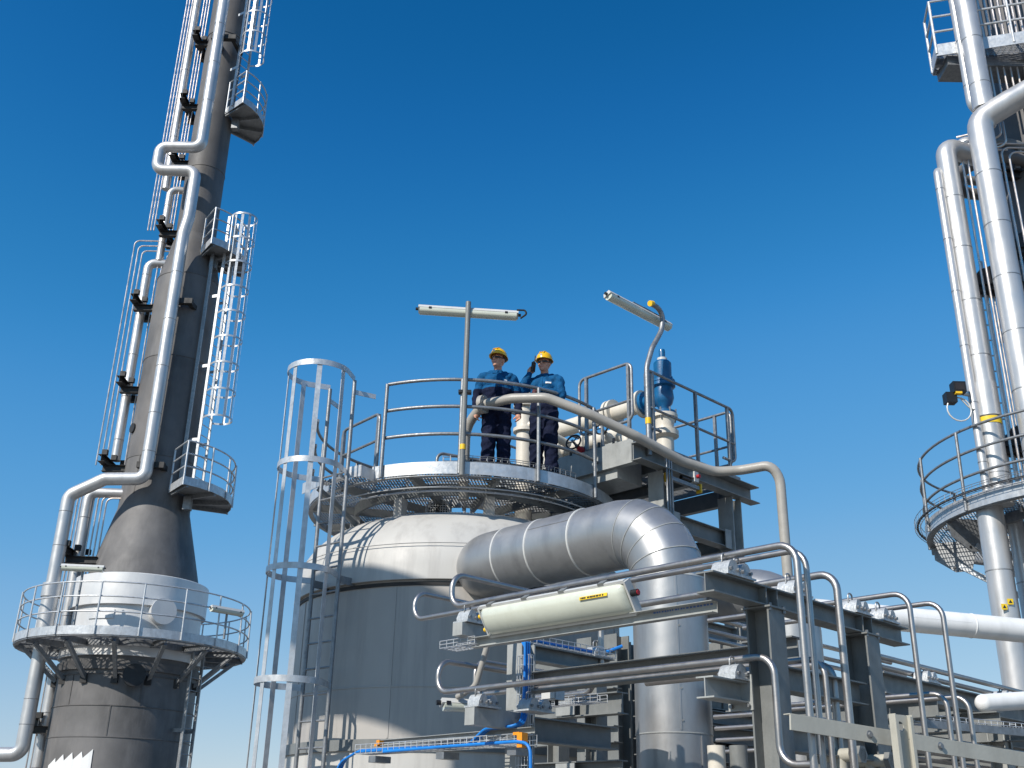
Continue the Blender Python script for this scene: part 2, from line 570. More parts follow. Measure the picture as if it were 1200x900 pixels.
# ================================================================== ROUND VESSEL
DECK = 20.15                                   # deck level of the vessel platform
rp = at(545, 545, z=DECK)
TC = rp + V((rp.x, rp.y, 0)).normalized() * 2.1
TC = V((TC.x, TC.y, 0))
side = V((TC.x - 2.15, TC.y, 18))
SEAM = h_at(side, 716)
LOW = h_at(side, 879)
root = thing('process_vessel', 'large round pale grey process vessel with domed top under the ring platform', 'vessel', TC)
head = []
for i in range(25):                            # dished head: straight lip, knuckle, shallow crown
    t = i / 24
    ang = t * math.pi / 2
    head.append((2.17 * (max(math.cos(ang), 0) ** 0.55), SEAM + 0.10 + (3.86 + EYE - SEAM - 0.10) * (math.sin(ang) ** 0.9)))
head[-1] = (0.0, head[-1][1])
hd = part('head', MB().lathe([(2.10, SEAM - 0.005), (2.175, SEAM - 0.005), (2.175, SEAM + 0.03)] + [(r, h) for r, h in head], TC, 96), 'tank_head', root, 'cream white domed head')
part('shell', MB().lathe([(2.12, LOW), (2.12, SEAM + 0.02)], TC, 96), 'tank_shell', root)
part('lip_shade_band', MB().lathe([(2.06, SEAM - 0.07), (2.135, SEAM - 0.07), (2.14, SEAM - 0.03), (2.06, SEAM - 0.03)], TC, 96), 'bracket_black', root)  # black strip painted in as the shadow under the head's lip
part('lower_band', MB().lathe([(2.1, LOW - 0.12), (2.15, LOW - 0.12), (2.15, LOW), (2.1, LOW)], TC, 96), 'steel_paint', root)
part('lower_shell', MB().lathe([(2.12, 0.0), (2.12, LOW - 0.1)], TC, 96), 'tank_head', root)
for ph in (-62, -18, 30, 70):                  # vertical joints of the cladding sheets
    q = polar(TC, ph, 2.123, LOW)
    rdir = (q - TC); rdir.z = 0; rdir.normalize()
    part('sheet_joint', MB().bar(V((q.x, q.y, LOW + 0.01)), V((q.x, q.y, SEAM - 0.08)), 0.02, 0.006, ref=rdir), 'tank_shell', root)
for zz in (SEAM - 1.2,):
    part('sheet_joint', MB().lathe([(2.119, zz - 0.012), (2.126, zz - 0.008), (2.126, zz + 0.008), (2.119, zz + 0.012)], TC, 96), 'tank_shell', root)
for zz in (SEAM + 0.42,):
    part('weld_line', MB().lathe([(2.166, zz - 0.006), (2.172, zz), (2.166, zz + 0.006)], TC, 96), 'tank_head', root)

# ---- ring platform on the vessel
RP = 2.1
root = thing('ring_platform', 'galvanised round grating platform with triple handrail on top of the pale vessel', 'platform', V((TC.x, TC.y, DECK)))
part('deck_grating', grating(circle_poly(TC, RP - 0.02, 64), DECK - 0.03, V((math.sin(rad(7)), math.cos(rad(7)), 0)), 0.038, 0.03, 0.005, 0.1, hole=(TC, 0.55)),
     'grating_steel', root, kind='stuff')
part('toe_plate', ring_plate(TC, -30, 130, RP, RP + 0.012, DECK - 0.115, DECK + 0.04), 'galvanised_bright', root)
part('toe_plate', ring_plate(TC, 130, 308, RP, RP + 0.012, DECK - 0.115, DECK + 0.04), 'galvanised_bright', root)
part('rim_flange', ring_plate(TC, 0, 360, RP - 0.06, RP - 0.001, DECK - 0.135, DECK - 0.125), 'galvanised', root)
part('ring_beam', ring_plate(TC, 0, 360, 1.46, 1.50, DECK - 0.20, DECK - 0.05), 'steel_paint', root)
part('hole_ring', ring_plate(TC, 0, 360, 0.53, 0.55, DECK - 0.08, DECK + 0.05, 9), 'galvanised', root)
for i in range(12):
    ph = i * 30 + 14
    part('joist', MB().bar(polar(TC, ph, 0.56, DECK - 0.11), polar(TC, ph, RP - 0.06, DECK - 0.11), 0.05, 0.1), 'steel_paint', root)
for i in range(8):
    ph = -65 + i * 45 + 35
    zb = SEAM + 0.55
    q = polar(TC, ph, 1.48, DECK - 0.2)
    rdir = (q - V((TC.x, TC.y, q.z))).normalized()
    part('leg', MB().bar(V((q.x, q.y, zb)), q, 0.12, 0.12, ref=rdir), 'tank_head', root)
part('cable_ring', MB().tube(arc(TC, -50, 110, 1.98, DECK - 0.24), 0.008, 6), 'galvanised_bright', root)
part('cable_ring', MB().tube(arc(TC, -50, 110, 1.90, DECK - 0.27), 0.008, 6), 'galvanised_bright', root)
part('cable_ring', MB().tube(arc(TC, -50, 110, 1.84, DECK - 0.24), 0.007, 6), 'galvanised_bright', root)
def toe_tray(p0, p1):                          # low wire tray clipped inside the rim by the workers' feet
    mb = MB()
    for r, h in ((2.0, 0.06), (2.0, 0.13), (2.07, 0.06), (2.07, 0.13), (2.035, 0.055)):
        mb.tube(arc(TC, p0, p1, r, DECK + h, 5), 0.0045, 5)
    n = int(abs(p1 - p0) / 2.5)
    for i in range(n + 1):
        ph = p0 + (p1 - p0) * i / n
        mb.tube([polar(TC, ph, 2.0, DECK + 0.13), polar(TC, ph, 2.0, DECK + 0.055), polar(TC, ph, 2.07, DECK + 0.055), polar(TC, ph, 2.07, DECK + 0.13)], 0.004, 5)
    return mb
part('wire_tray', toe_tray(-5, 45), 'galvanised', root, kind='stuff')
part('tray_cable', MB().tube(arc(TC, 4, 46, 2.035, DECK + 0.075), 0.016, 6), 'cable_black', root)
HTS = (0.40, 0.76, 1.12)
ring_rail(root, TC, -26, 54, RP - 0.005, DECK, HTS, 4, 0.022, 0.024)
# end hoop of the rail on the right
q0, q1 = polar(TC, 54, RP - 0.005, DECK + 1.12), polar(TC, 60, RP - 0.005, DECK)
part('rail_end', MB().tube([q0, polar(TC, 62, RP - 0.005, DECK + 1.08), polar(TC, 62.5, RP - 0.005, DECK + 0.40), polar(TC, 54, RP - 0.005, DECK + 0.40)], 0.022, 10, bend=0.16), 'galvanised', root)
ring_rail(root, TC, -75, -178, RP - 0.005, DECK, HTS, 5, 0.022, 0.024)
# side rail of the ladder landing
a0, a1 = at(441, 551, t=14.2), at(398, 560, t=14.9)
a0.z = a1.z = DECK
straight_rail(root, a0, a1, (0.70, 1.08), (0.03, 0.97), low=0.12)
# small fenced step rail behind the workers
b0, b1 = at(513, 520, t=14.6), at(622, 500, t=15.4)
b0.z = b1.z = DECK
straight_rail(root, b0, b1, (0.35, 0.62), (0.3, 0.7), hoop=(True, False), low=0.02)
# ladder landing
ll = [polar(TC, -27, RP - 0.02, 0), polar(TC, -55, RP - 0.02, 0), polar(TC, -49, 2.62, 0), polar(TC, -32, 2.62, 0)]
part('landing_grating', grating([polar(TC, -29, RP + 0.02, 0), polar(TC, -29.5, 2.32, 0), polar(TC, -56, 2.34, 0), polar(TC, -62, RP + 0.02, 0), polar(TC, -46, RP + 0.03, 0)],
                                DECK - 0.06, A, 0.038, 0.03), 'grating_steel', root, kind='stuff')
part('landing_edge', MB().bar(polar(TC, -29, RP, DECK - 0.08), polar(TC, -29.5, 2.36, DECK - 0.08), 0.012, 0.14), 'galvanised_bright', root)
part('landing_edge', MB().bar(polar(TC, -29.5, 2.36, DECK - 0.08), polar(TC, -34.2, 2.36, DECK - 0.08), 0.012, 0.14), 'galvanised_bright', root)
part('landing_edge', MB().bar(polar(TC, -46, 2.36, DECK - 0.08), polar(TC, -58, 2.36, DECK - 0.08), 0.012, 0.14), 'galvanised_bright', root)
part('landing_strut', MB().bar(polar(TC, -50, 2.3, DECK - 0.14), polar(TC, -50, 1.7, DECK - 0.5), 0.05, 0.05), 'steel_paint', root)
# manhole guard: round mesh disc on the head
mg = at(513, 598, t=14.05)
root = thing('mesh_guard', 'small round white mesh guard on the vessel head below the ring platform', 'guard', mg - Z * 0.14)
part('guard_rim', MB().lathe([(0.145, -0.02), (0.16, -0.02), (0.16, 0.02), (0.145, 0.02)], mg, 24, axis=V((0, -1, -0.1)), close=True), 'lamp_white', root)
mb = MB()
for i in range(-4, 5):
    w = math.sqrt(max(0.15 ** 2 - (i * 0.032) ** 2, 0))
    mb.tube([mg + V((i * 0.032, 0, -w)), mg + V((i * 0.032, 0, w))], 0.006, 5)
    mb.tube([mg + V((-w, 0, i * 0.032)), mg + V((w, 0, i * 0.032))], 0.006, 5)
part('wire_mesh', mb, 'lamp_white', root, kind='stuff')
part('hub', MB().disc(mg + V((0, -0.015, 0)), 0.03, 0.02, V((0, -1, 0)), 12), 'black_plastic', root)
part('stub', MB().tube([mg + V((0, 0.03, 0)), mg + V((0, 0.5, 0.0))], 0.13, 20), 'black_plastic', root)

# ---- caged ladder of the vessel
LA = -40.0
out = polar(TC, LA, 1, 0) - TC
lb = polar(TC, LA, 2.36, 9.5)
hz = [h_at(polar(TC, LA, 2.75, 18), r) for r in (438, 549, 671, 800)]
hz.append(hz[-1] - (hz[-2] - hz[-1]))
lad = caged_ladder('caged_ladder', 'tall galvanised caged ladder on the left side of the pale round vessel', lb, hz[0] - 0.02, out, 0, hz, 0.46, 0.39, 'galvanised',
                   0.29, 0.062, (0.05, 0.05), True, [hz[2] - 0.03, hz[4] + 0.2], hoop_h=0.07, cage_m='galvanised_bright')
sdv = V((-out.y, out.x, 0))
for s in (-1, 1):
    q = V((lb.x, lb.y, DECK + 0.98)) + sdv * (s * 0.23)
    part('rail_link', MB().bar(q, q - out * 0.28 + sdv * (s * 0.1), 0.012, 0.06), 'galvanised_bright', lad)

# ================================================================== BIG SILVER ELBOW PIPE
PV = at(785, 720, t=10.35)
PV = V((PV.x, PV.y, 0))
PR = 0.35
q = PV + Z * 19
s640 = online(q, A, px=640)
PZ = h_at(q + A * s640, 646)
C0 = PV + Z * PZ                                # corner of the centre line
root = thing('clad_pipe', 'large silver clad pipe bending from the vessel down in front of it', 'pipe', PV)
EB = 0.56                                       # centre-line bend radius
def clad(pts, r, n=40, nm='cladding_section', lip=(True, True)):
    mb = MB().tube(pts, r, n, cap=False)
    o = part(nm, mb, 'cladding', root)
    return o
def bead(c, d, r):
    part('seam_ring', MB().lathe([(r - 0.004, -0.012), (r + 0.004, -0.008), (r + 0.004, 0.008), (r - 0.004, 0.012)], c, 48, axis=d), 'lamp_white', root)
s_end = online(C0, A, px=592)
s_a = online(C0, A, px=640); s_b = online(C0, A, px=690)
cuts = [EB, s_b, s_a, s_end - 0.12]
for i in range(3):
    clad([C0 + A * cuts[i], C0 + A * cuts[i + 1]], PR + 0.002 * i)
    bead(C0 + A * cuts[i + 1], A, PR + 0.004)
# left elbow into the vessel
N = 8
dirn = (V((TC.x + 0.35, TC.y, 0)) - V(((C0 + A * s_end).x, (C0 + A * s_end).y, 0))).normalized()
Eb = C0 + A * (s_end - 0.12)
part('vessel_elbow', MB().tube([Eb, Eb + A * 0.40, Eb + A * 0.40 + dirn * 1.2], PR, 40, bend=0.38, cap=False, seg=10), 'cladding', root)
# mitred elbow in five gores
cen = C0 + A * EB - Z * EB
def elb(t):
    return cen + (-A * math.sin(t) + Z * math.cos(t)) * EB
G = 5
for i in range(G):
    t0, t1 = math.pi / 2 * i / G, math.pi / 2 * (i + 1) / G
    vs, fs, n = [], [], 40
    steps = 3
    for k in range(steps + 1):
        t = lerp(t0, t1, k / steps)
        # faceted gore: straight between the mitre planes
        pm = lerp(elb(t0), elb(t1), k / steps)
        rad_dir = (-A * math.sin(t) + Z * math.cos(t))
        nrm = A.cross(Z).normalized()
        for j in range(n):
            an = 2 * math.pi * j / n
            vs.append(pm + rad_dir * (math.cos(an) * (PR + 0.0015 * (i % 2))) + nrm * (math.sin(an) * (PR + 0.0015 * (i % 2))))
    for k in range(steps):
        for j in range(n):
            fs.append([k * n + j, k * n + (j + 1) % n, (k + 1) * n + (j + 1) % n, (k + 1) * n + j])
    part('elbow_gore', MB().add(vs, fs), 'cladding', root)
    if i:
        part('gore_seam', MB().lathe([(PR - 0.003, -0.006), (PR + 0.006, -0.004), (PR + 0.006, 0.004), (PR - 0.003, 0.006)], elb(t0), 48,
                                     axis=(-A * math.cos(t0) - Z * math.sin(t0))), 'steel_paint_light', root)
zt = C0.z - EB
bead(V((PV.x, PV.y, zt)), Z, PR + 0.002)
z865 = h_at(PV + Z * 17, 862)
clad([PV + Z * (z865 - 0.01), PV + Z * zt], PR + 0.003)
clad([PV + Z * 12, PV + Z * z865], PR + 0.0)
part('gore_seam', MB().lathe([(PR - 0.003, -0.006), (PR + 0.007, -0.004), (PR + 0.007, 0.004), (PR - 0.003, 0.006)], PV + Z * z865, 48), 'steel_paint_light', root)
for ph, za, zb in ((2, z865, zt), (35, 13, z865)):
    q = polar(PV, ph, PR + 0.004, za)
    rd = V((q.x - PV.x, q.y - PV.y, 0)).normalized()
    part('lap_seam', MB().bar(V((q.x, q.y, za + 0.02)), V((q.x, q.y, zb - 0.02)), 0.016, 0.008, ref=rd), 'cladding', root)
    mb = MB()
    k = za + 0.1
    while k < zb:
        qq = polar(PV, ph + 2.6, PR + 0.002, k)
        mb.bolt(qq, rd, 0.010, 0.008)
        k += 0.28
    part('rivet_line', mb, 'steel_paint', root, kind='stuff')
q = C0 + A * lerp(s_a, s_b, 0.5) + (V((0, -1, 0)) * 0.2)
nrm = (-B * 0.86 + Z * 0.5).normalized()
part('lap_seam', MB().bar(C0 + A * (s_b + 0.02) + nrm * (PR + 0.004), C0 + A * (s_a - 0.02) + nrm * (PR + 0.004), 0.016, 0.006, ref=nrm), 'cladding', root)

# ================================================================== VALVE PLATFORM (rectangular steel deck)
VD = 20.68
K = at(742, 519, z=VD)
LB = online(K, B, px=868)
WA = 2.6
root = thing('valve_platform', 'grey steel beam platform carrying the blue relief valve', 'platform', V((K.x, K.y, 0)))
e = 0.05
bh = 0.24
def kp(a, b, z):
    return V((K.x, K.y, 0)) + A * a + B * b + Z * z
zc = VD - bh / 2
part('edge_beam', MB().channel(kp(0.02, -0.02, zc), kp(0.02, LB + 0.25, zc), 0.16, bh, 0.012, flip=1), 'steel_paint', root)
part('edge_beam', MB().channel(kp(0.0, 0.0, zc + 0.03), kp(WA, 0.0, zc + 0.03), 0.1, bh + 0.08, 0.012, flip=1), 'steel_paint_light', root)
part('edge_beam', MB().channel(kp(0.18, LB, zc), kp(WA, LB, zc), 0.1, bh - 0.01, 0.01, flip=1), 'steel_paint', root)
part('edge_beam', MB().channel(kp(WA, 0.02, zc), kp(WA, LB, zc), 0.1, bh, 0.01), 'steel_paint', root)
for f in (0.3, 0.62):
    part('joist', MB().ibeam(kp(0.2, LB * f, zc + 0.02), kp(WA - 0.05, LB * f, zc + 0.02), 0.1, 0.16), 'steel_paint', root)
part('deck_grating', grating([kp(0.03, 0.03, 0), kp(0.03, LB - 0.02, 0), kp(WA, LB - 0.02, 0), kp(WA, 0.03, 0)], VD - 0.005 + 0.02, A, 0.036, 0.03), 'grating_steel', root, kind='stuff')
part('toe_plate', MB().bar(kp(0.0, 0.35, VD + 0.06), kp(0.0, LB, VD + 0.06), 0.008, 0.11), 'galvanised', root)
part('toe_plate', MB().bar(kp(0.0, LB, VD + 0.06), kp(WA, LB, VD + 0.06), 0.008, 0.11), 'galvanised', root)
cz = VD - bh - 0.004
c1 = kp(0.06, 0.62, 0); c2 = kp(0.06, LB - 0.22, 0)
c3 = kp(1.5, LB - 0.22, 0); c4 = kp(1.9, 0.62, 0)
for c in (c1, c2, c3, c4):
    part('column', MB().ibeam(c + Z * 8, c + Z * cz, 0.24, 0.22, 0.012, 0.016, ref=B), 'steel_paint_light', root)
z2 = cz - 0.62
part('cross_beam', MB().ibeam(c1 + B * 0.12 + Z * z2, c2 - B * 0.12 + Z * z2, 0.16, 0.22), 'steel_paint', root)
part('cross_beam', MB().ibeam(c1 + A * 0.13 + Z * (z2 - 0.02), c4 - A * 0.13 + Z * (z2 - 0.02), 0.16, 0.2), 'steel_paint', root)
part('cross_beam', MB().ibeam(c2 + A * 0.13 + Z * (z2 - 0.02), c3 - A * 0.13 + Z * (z2 - 0.02), 0.16, 0.2), 'steel_paint', root)
part('cross_beam', MB().ibeam(c1 + B * 0.12 + Z * (z2 - 1.3), c2 - B * 0.12 + Z * (z2 - 1.3), 0.16, 0.22), 'steel_paint', root)
for c, s in ((c1, 1), (c2, -1)):
    part('gusset', MB().bar(c + B * (0.2 * s) - A * 0.085 + Z * (z2 - 0.13), c + B * (0.2 * s) - A * 0.085 + Z * (z2 + 0.13), 0.14, 0.012, ref=A), 'steel_paint_light', root)
# handrails
TA = online(kp(0, 0, VD + 1.1), A, px=676)
straight_rail(root, kp(0.04, 0.05, VD), kp(TA, 0.05, VD), (0.62, 1.15), (0.06, 0.86), low=0.34)
straight_rail(root, kp(0.04, 0.34, VD), kp(0.04, LB - 0.03, VD), (0.62, 1.15), (0.07, 0.55, 0.93), low=0.34)
straight_rail(root, kp(0.1, LB, VD), kp(WA - 0.2, LB, VD), (0.62, 1.15), (0.12, 0.55, 0.95), low=0.34)
straight_rail(root, kp(WA - 0.1, 0.1, VD), kp(WA - 0.1, LB - 0.05, VD), (0.62, 1.15), (0.05, 0.5), low=0.34)
# floor plate with bolts and instrument bits at the corner
bx = kp(0.0, 0.95, VD - 0.33)
sp = thing('sensor_bracket', 'small bracket with yellow end caps hanging under the grey valve platform edge', 'bracket', bx)
fo = -A
part('strut', MB().bar(bx - B * 0.35 + fo * 0.08, bx + B * 0.3 + fo * 0.08, 0.05, 0.05), 'galvanised', sp)
part('end_cap', MB().box(bx - B * 0.37 + fo * 0.08, 0.03, 0.08, 0.12, B, A, Z), 'yellow_cap', sp)
part('end_cap', MB().box(bx + B * 0.32 + fo * 0.08, 0.03, 0.08, 0.12, B, A, Z), 'yellow_cap', sp)
part('sensor', MB().box(bx + B * 0.18 + fo * 0.1 + Z * 0.12, 0.09, 0.1, 0.14, B, A, Z), 'lamp_white', sp)
part('gland', MB().tube([bx + B * 0.18 + fo * 0.16 + Z * 0.12, bx + B * 0.18 + fo * 0.2 + Z * 0.12], 0.025, 10), 'red_paint', sp)
part('gland', MB().tube([bx - B * 0.1 + fo * 0.1 + Z * 0.06, bx + B * 0.1 + fo * 0.1 + Z * 0.06], 0.03, 10), 'black_plastic', sp)
for i, nm in enumerate(('first', 'second', 'third')):
    q = kp(-0.12, 0.52 + 0.05 * i, 0)
    solid('small_conduit', MB().tube([q + Z * (VD - 2.0), q + Z * (VD + 0.06), q + Z * (VD + 0.06) + A * 0.25], 0.013, 8, bend=0.06), 'galvanised',
          'thin vertical conduit below the blue valve, %s of three from the left' % nm, 'conduit', 'three conduits on the valve platform column')

# ---- blue relief valve
bvb = at(780, 530, t=14.75)
bv = V((bvb.x, bvb.y, VD + 0.02))
root = thing('relief_valve', 'blue spring relief valve standing on a cream pedestal flange', 'valve', bv)
zz = lambda py: h_at(bv, py) - bv.z
z_fl, z_body, z_bon, z_top, z_cap = zz(487), zz(450), zz(424), zz(412), zz(410)
part('pedestal', MB().lathe([(0.15, 0.0), (0.15, 0.04), (0.12, 0.05), (0.12, zz(515)), (0.19, zz(512)), (0.19, zz(506)), (0.135, zz(505)), (0.125, zz(500)), (0.15, z_fl - 0.05)], bv, 28), 'cream', root)
part('flange', MB().lathe([(0.0, z_fl - 0.05), (0.185, z_fl - 0.05), (0.185, z_fl), (0.0, z_fl)], bv, 28), 'cream', root)
part('flange', MB().lathe([(0.0, z_fl + 0.004), (0.17, z_fl + 0.004), (0.17, z_fl + 0.04), (0.1, z_fl + 0.045)], bv, 28), 'valve_blue', root)
for i in range(8):
    q = polar(bv, i * 45 + 20, 0.165, bv.z + z_fl - 0.08)
    part('bolt', MB().tube([q, q + Z * 0.15], 0.013, 6), 'galvanised', root)
part('body', MB().lathe([(0.075, z_fl + 0.04), (0.08, z_fl + 0.12), (0.12, z_fl + 0.17), (0.145, z_fl + 0.25), (0.13, z_body - 0.07), (0.17, z_body - 0.05), (0.17, z_body - 0.005), (0.155, z_body), (0.17, z_body + 0.005), (0.17, z_body + 0.04), (0.115, z_body + 0.05)], bv, 28), 'valve_blue', root)
part('bonnet', MB().lathe([(0.115, z_body + 0.04), (0.125, z_body + 0.1), (0.125, z_bon - 0.03), (0.10, z_bon), (0.05, z_bon + 0.02)], bv, 28), 'valve_blue', root)
part('collar', MB().lathe([(0.04, z_bon + 0.01), (0.07, z_bon + 0.015), (0.07, z_bon + 0.05), (0.04, z_bon + 0.055)], bv, 20), 'lamp_white', root)
part('cap', MB().lathe([(0.045, z_bon + 0.05), (0.045, z_cap - 0.02), (0.04, z_cap), (0.0, z_cap)], bv, 20), 'valve_blue', root)
zo = bv.z + z_fl + 0.27
ob = V((bv.x, bv.y, zo))
part('outlet', MB().tube([ob, ob + A * 0.32], 0.095, 20), 'valve_blue', root)
part('outlet_flange', MB().tube([ob + A * 0.30, ob + A * 0.35], 0.165, 24), 'valve_blue', root)
for i in range(6):
    t = i * math.pi / 3 + 0.3
    q = V((bv.x, bv.y, bv.z + z_body)) + V((math.cos(t) * 0.15, math.sin(t) * 0.15, -0.06))
    part('bolt', MB().tube([q, q + Z * 0.13], 0.013, 6), 'valve_blue', root)
# ---- cream outlet pipe and neighbours
pr_ = 0.122
root = thing('outlet_pipe', 'cream horizontal outlet pipe running left from the blue relief valve', 'pipe', ob + A * 0.35)
Lp = online(ob, A, px=640)
part('run', MB().tube([ob + A * 0.37, ob + A * Lp, ob + A * Lp - Z * 0.8], pr_, 20, bend=0.25), 'cream', root)
for s in (0.355, online(ob, A, px=721), online(ob, A, px=721) + 0.07):
    part('flange', MB().tube([ob + A * s, ob + A * (s + 0.045)], 0.2, 24), 'cream', root)
lo = ob - Z * 0.42 + B * -0.15
root = thing('drain_pipe', 'lower cream pipe with handwheel valve left of the blue relief valve', 'pipe', lo)
l0, l1 = online(lo, A, px=735), online(lo, A, px=648)
part('run', MB().tube([lo + A * l0 - Z * 0.3, lo + A * l0, lo + A * l1, lo + A * l1 - Z * 0.6], 0.10, 18, bend=0.2), 'cream', root)
for px in (662, 690):
    s = online(lo, A, px=px)
    part('flange', MB().tube([lo + A * s, lo + A * (s + 0.05)], 0.16, 22), 'cream', root)
def handwheel(px, py, t, r, nm, label):
    c = at(px, py, t=t)
    w = thing('handwheel', label, 'handwheel', c)
    ax = V((-0.5, -0.8, 0.25)).normalized()
    s, u = frame_from(ax)
    pts = [c + (s * math.cos(2 * math.pi * k / 24) + u * math.sin(2 * math.pi * k / 24)) * r for k in range(25)]
    part('wheel_rim', MB().tube(pts, 0.012, 8, cap=False), 'black_plastic', w)
    for k in range(3):
        dq = s * math.cos(2 * math.pi * k / 3) + u * math.sin(2 * math.pi * k / 3)
        part('spoke', MB().tube([c, c + dq * r], 0.008, 6), 'black_plastic', w)
    part('stem', MB().tube([c + ax * 0.04, c - ax * 0.3], 0.018, 8), 'stainless', w)
    part('bonnet', MB().lathe([(0.03, -0.32), (0.06, -0.3), (0.06, -0.2), (0.03, -0.16), (0.03, -0.1)], c, 16, axis=ax), nm, w)
handwheel(672, 518, 14.3, 0.105, 'red_paint', 'black handwheel beside the red fitting behind the front handrail')
handwheel(705, 502, 14.6, 0.09, 'cream', 'black handwheel on the cream pipe between handrail posts')
vp = at(614, 545, t=15.0)
vtop = h_at(vp, 462)
root = thing('vent_pipe', 'thick cream vertical pipe standing behind the two workers', 'pipe', V((vp.x, vp.y, DECK)))
part('pipe_body', MB().tube([V((vp.x, vp.y, DECK - 0.6)), V((vp.x, vp.y, vtop))], 0.115, 22), 'cream', root)
part('pipe_cap', MB().lathe([(0.0, 0.06), (0.06, 0.05), (0.11, 0.0)], V((vp.x, vp.y, vtop)), 22), 'cream', root)
for py in (478, 507):
    part('flange', MB().disc(V((vp.x, vp.y, h_at(vp, py))), 0.16, 0.05), 'cream', root)
br = V((vp.x, vp.y, h_at(vp, 500)))
part('branch', MB().tube([br, br + B * 0.15 - V((0, .2, 0)), br + B * 0.9 - V((0, .2, .1))], 0.06, 14, bend=0.1), 'cream', root)
# equipment bodies on the deck between (grey casing below the pipes)
gx = at(700, 545, t=14.55)
gx = V((gx.x, gx.y, DECK + 0.2))
root = thing('equipment_box', 'low grey bolted equipment casing on deck below the cream pipes', 'equipment', gx)
part('casing', MB().box(gx + Z * 0.2, 1.1, 0.5, 0.5, A, B, Z), 'steel_paint_light', root)
for i in range(5):
    q = gx - B * 0.25 + A * (-0.5 + 0.25 * i) + Z * 0.44
    part('bolt', MB().tube([q - Z * 0.05, q + Z * 0.06], 0.02, 6), 'black_plastic', root)

# ---- bent cream-grey service tube that runs over the handrail and down on the right
tube_pts = [(541, 556, 13.95), (546, 500, 13.9), (566, 474, 13.75), (600, 467, 13.55), (640, 466, 13.4), (690, 485, 13.3), (745, 511, 13.35), (800, 541, 13.6), (838, 553, 13.75),
            (868, 551, 13.7), (903, 545, 13.5), (914, 560, 13.45)]
tp = [at(*p[:2], t=p[2]) for p in tube_pts]
end = tp[-1]
tp.append(V((end.x, end.y, h_at(end, 700))))
tp[0] = V((tp[1].x, tp[1].y + 0.02, DECK - 0.25))
root = thing('service_tube', 'long bent cream service tube passing the handrail and dropping down at right', 'pipe', tp[0])
part('tube_run', MB().tube(tp, 0.062, 16, bend=0.3, seg=5), 'tube_grey', root)
d = (tp[3] - tp[2]).normalized()
part('flange', MB().tube([tp[2] - d * 0.03, tp[2] + d * 0.03], 0.12, 18), 'tube_grey', root)
for k in range(6):
    s, u = frame_from(d)
    q = tp[2] + (s * math.cos(k * 1.047) + u * math.sin(k * 1.047)) * 0.092
    part('bolt', MB().tube([q - d * 0.045, q + d * 0.045], 0.011, 6), 'steel_paint', root)

# ================================================================== LAMPS ON POLES
def tube_lamp(root, c, d, L, dn, w=0.15):
    """fluorescent fitting: housing above, lens on the dn side, end plugs, clips"""
    d = d.normalized(); dn = (dn - d * dn.dot(d)).normalized()
    s = d.cross(dn).normalized()
    h = w * 0.5
    prof = [(-w/2, 0), (w/2, 0), (w/2 * 0.8, -h * 0.8), (-w/2 * 0.8, -h * 0.8)]
    fx = part('housing', MB().prism(prof, c - d * L / 2, c + d * L / 2, s, dn), 'lamp_white', root)
    prof = [(-w/2 * 0.94, 0.003), (-w/2 * 0.85, h * 0.55), (-w/2 * 0.45, h * 0.85), (w/2 * 0.45, h * 0.85), (w/2 * 0.85, h * 0.55), (w/2 * 0.94, 0.003)]
    part('lens', MB().prism(prof, c - d * (L / 2 - 0.02), c + d * (L / 2 - 0.02), s, dn), 'lamp_lens', root, smooth=50)
    for k in (-1, 1):
        part('end_plug', MB().tube([c + d * (k * L / 2) - dn * h * 0.3, c + d * (k * (L / 2 + 0.035)) - dn * h * 0.3], 0.02, 10), 'black_plastic', root)
    for k in (-0.38, 0.38):
        part('clip', MB().box(c + d * (L * k) + dn * 0.002, 0.035, w * 1.04, 0.03, d, s, dn), 'black_plastic', root)
    return s

l0 = polar(TC, 0.5, RP + 0.06, DECK - 0.15)
s_ = online(l0, V((1, 0, 0)), px=541)
l0.x += s_
lt = V((l0.x, l0.y, h_at(l0, 354)))
root = thing('pole_lamp', 'straight pole lamp with horizontal tube light above the left worker', 'lamp', l0)
part('pole', MB().tube([l0, lt], 0.034, 14), 'steel_paint', root)
lc = V((l0.x, l0.y + 0.07, h_at(l0, 364)))
tube_lamp(root, lc, at(612, 369, t=13.5) - at(486, 361, t=13.5), 1.28, V((0, -0.35, -1)), 0.125)
part('clamp', MB().box(V((l0.x, l0.y + 0.02, h_at(l0, 459))), 0.16, 0.09, 0.035), 'black_plastic', root)
part('pole_end', MB().tube([V((l0.x, l0.y - 0.0, h_at(l0, 521))), V((l0.x, l0.y, h_at(l0, 527)))], 0.038, 12), 'yellow_cap', root)
kb = at(613, 366, t=13.6)
part('cable', MB().tube([kb - V((0.08, 0, -0.03)), kb + V((0.02, 0, 0.03)), kb + V((0.05, 0, -0.02)), kb + V((-0.03, 0.05, -0.06))], 0.012, 8, bend=0.03), 'cable_black', root)
part('cable', MB().tube([lc + V((-0.42, 0.05, 0.06)), lc + V((-0.2, 0.05, 0.1)), lc + V((-0.02, 0.03, 0.05))], 0.014, 6, bend=0.05), 'cable_black', root)

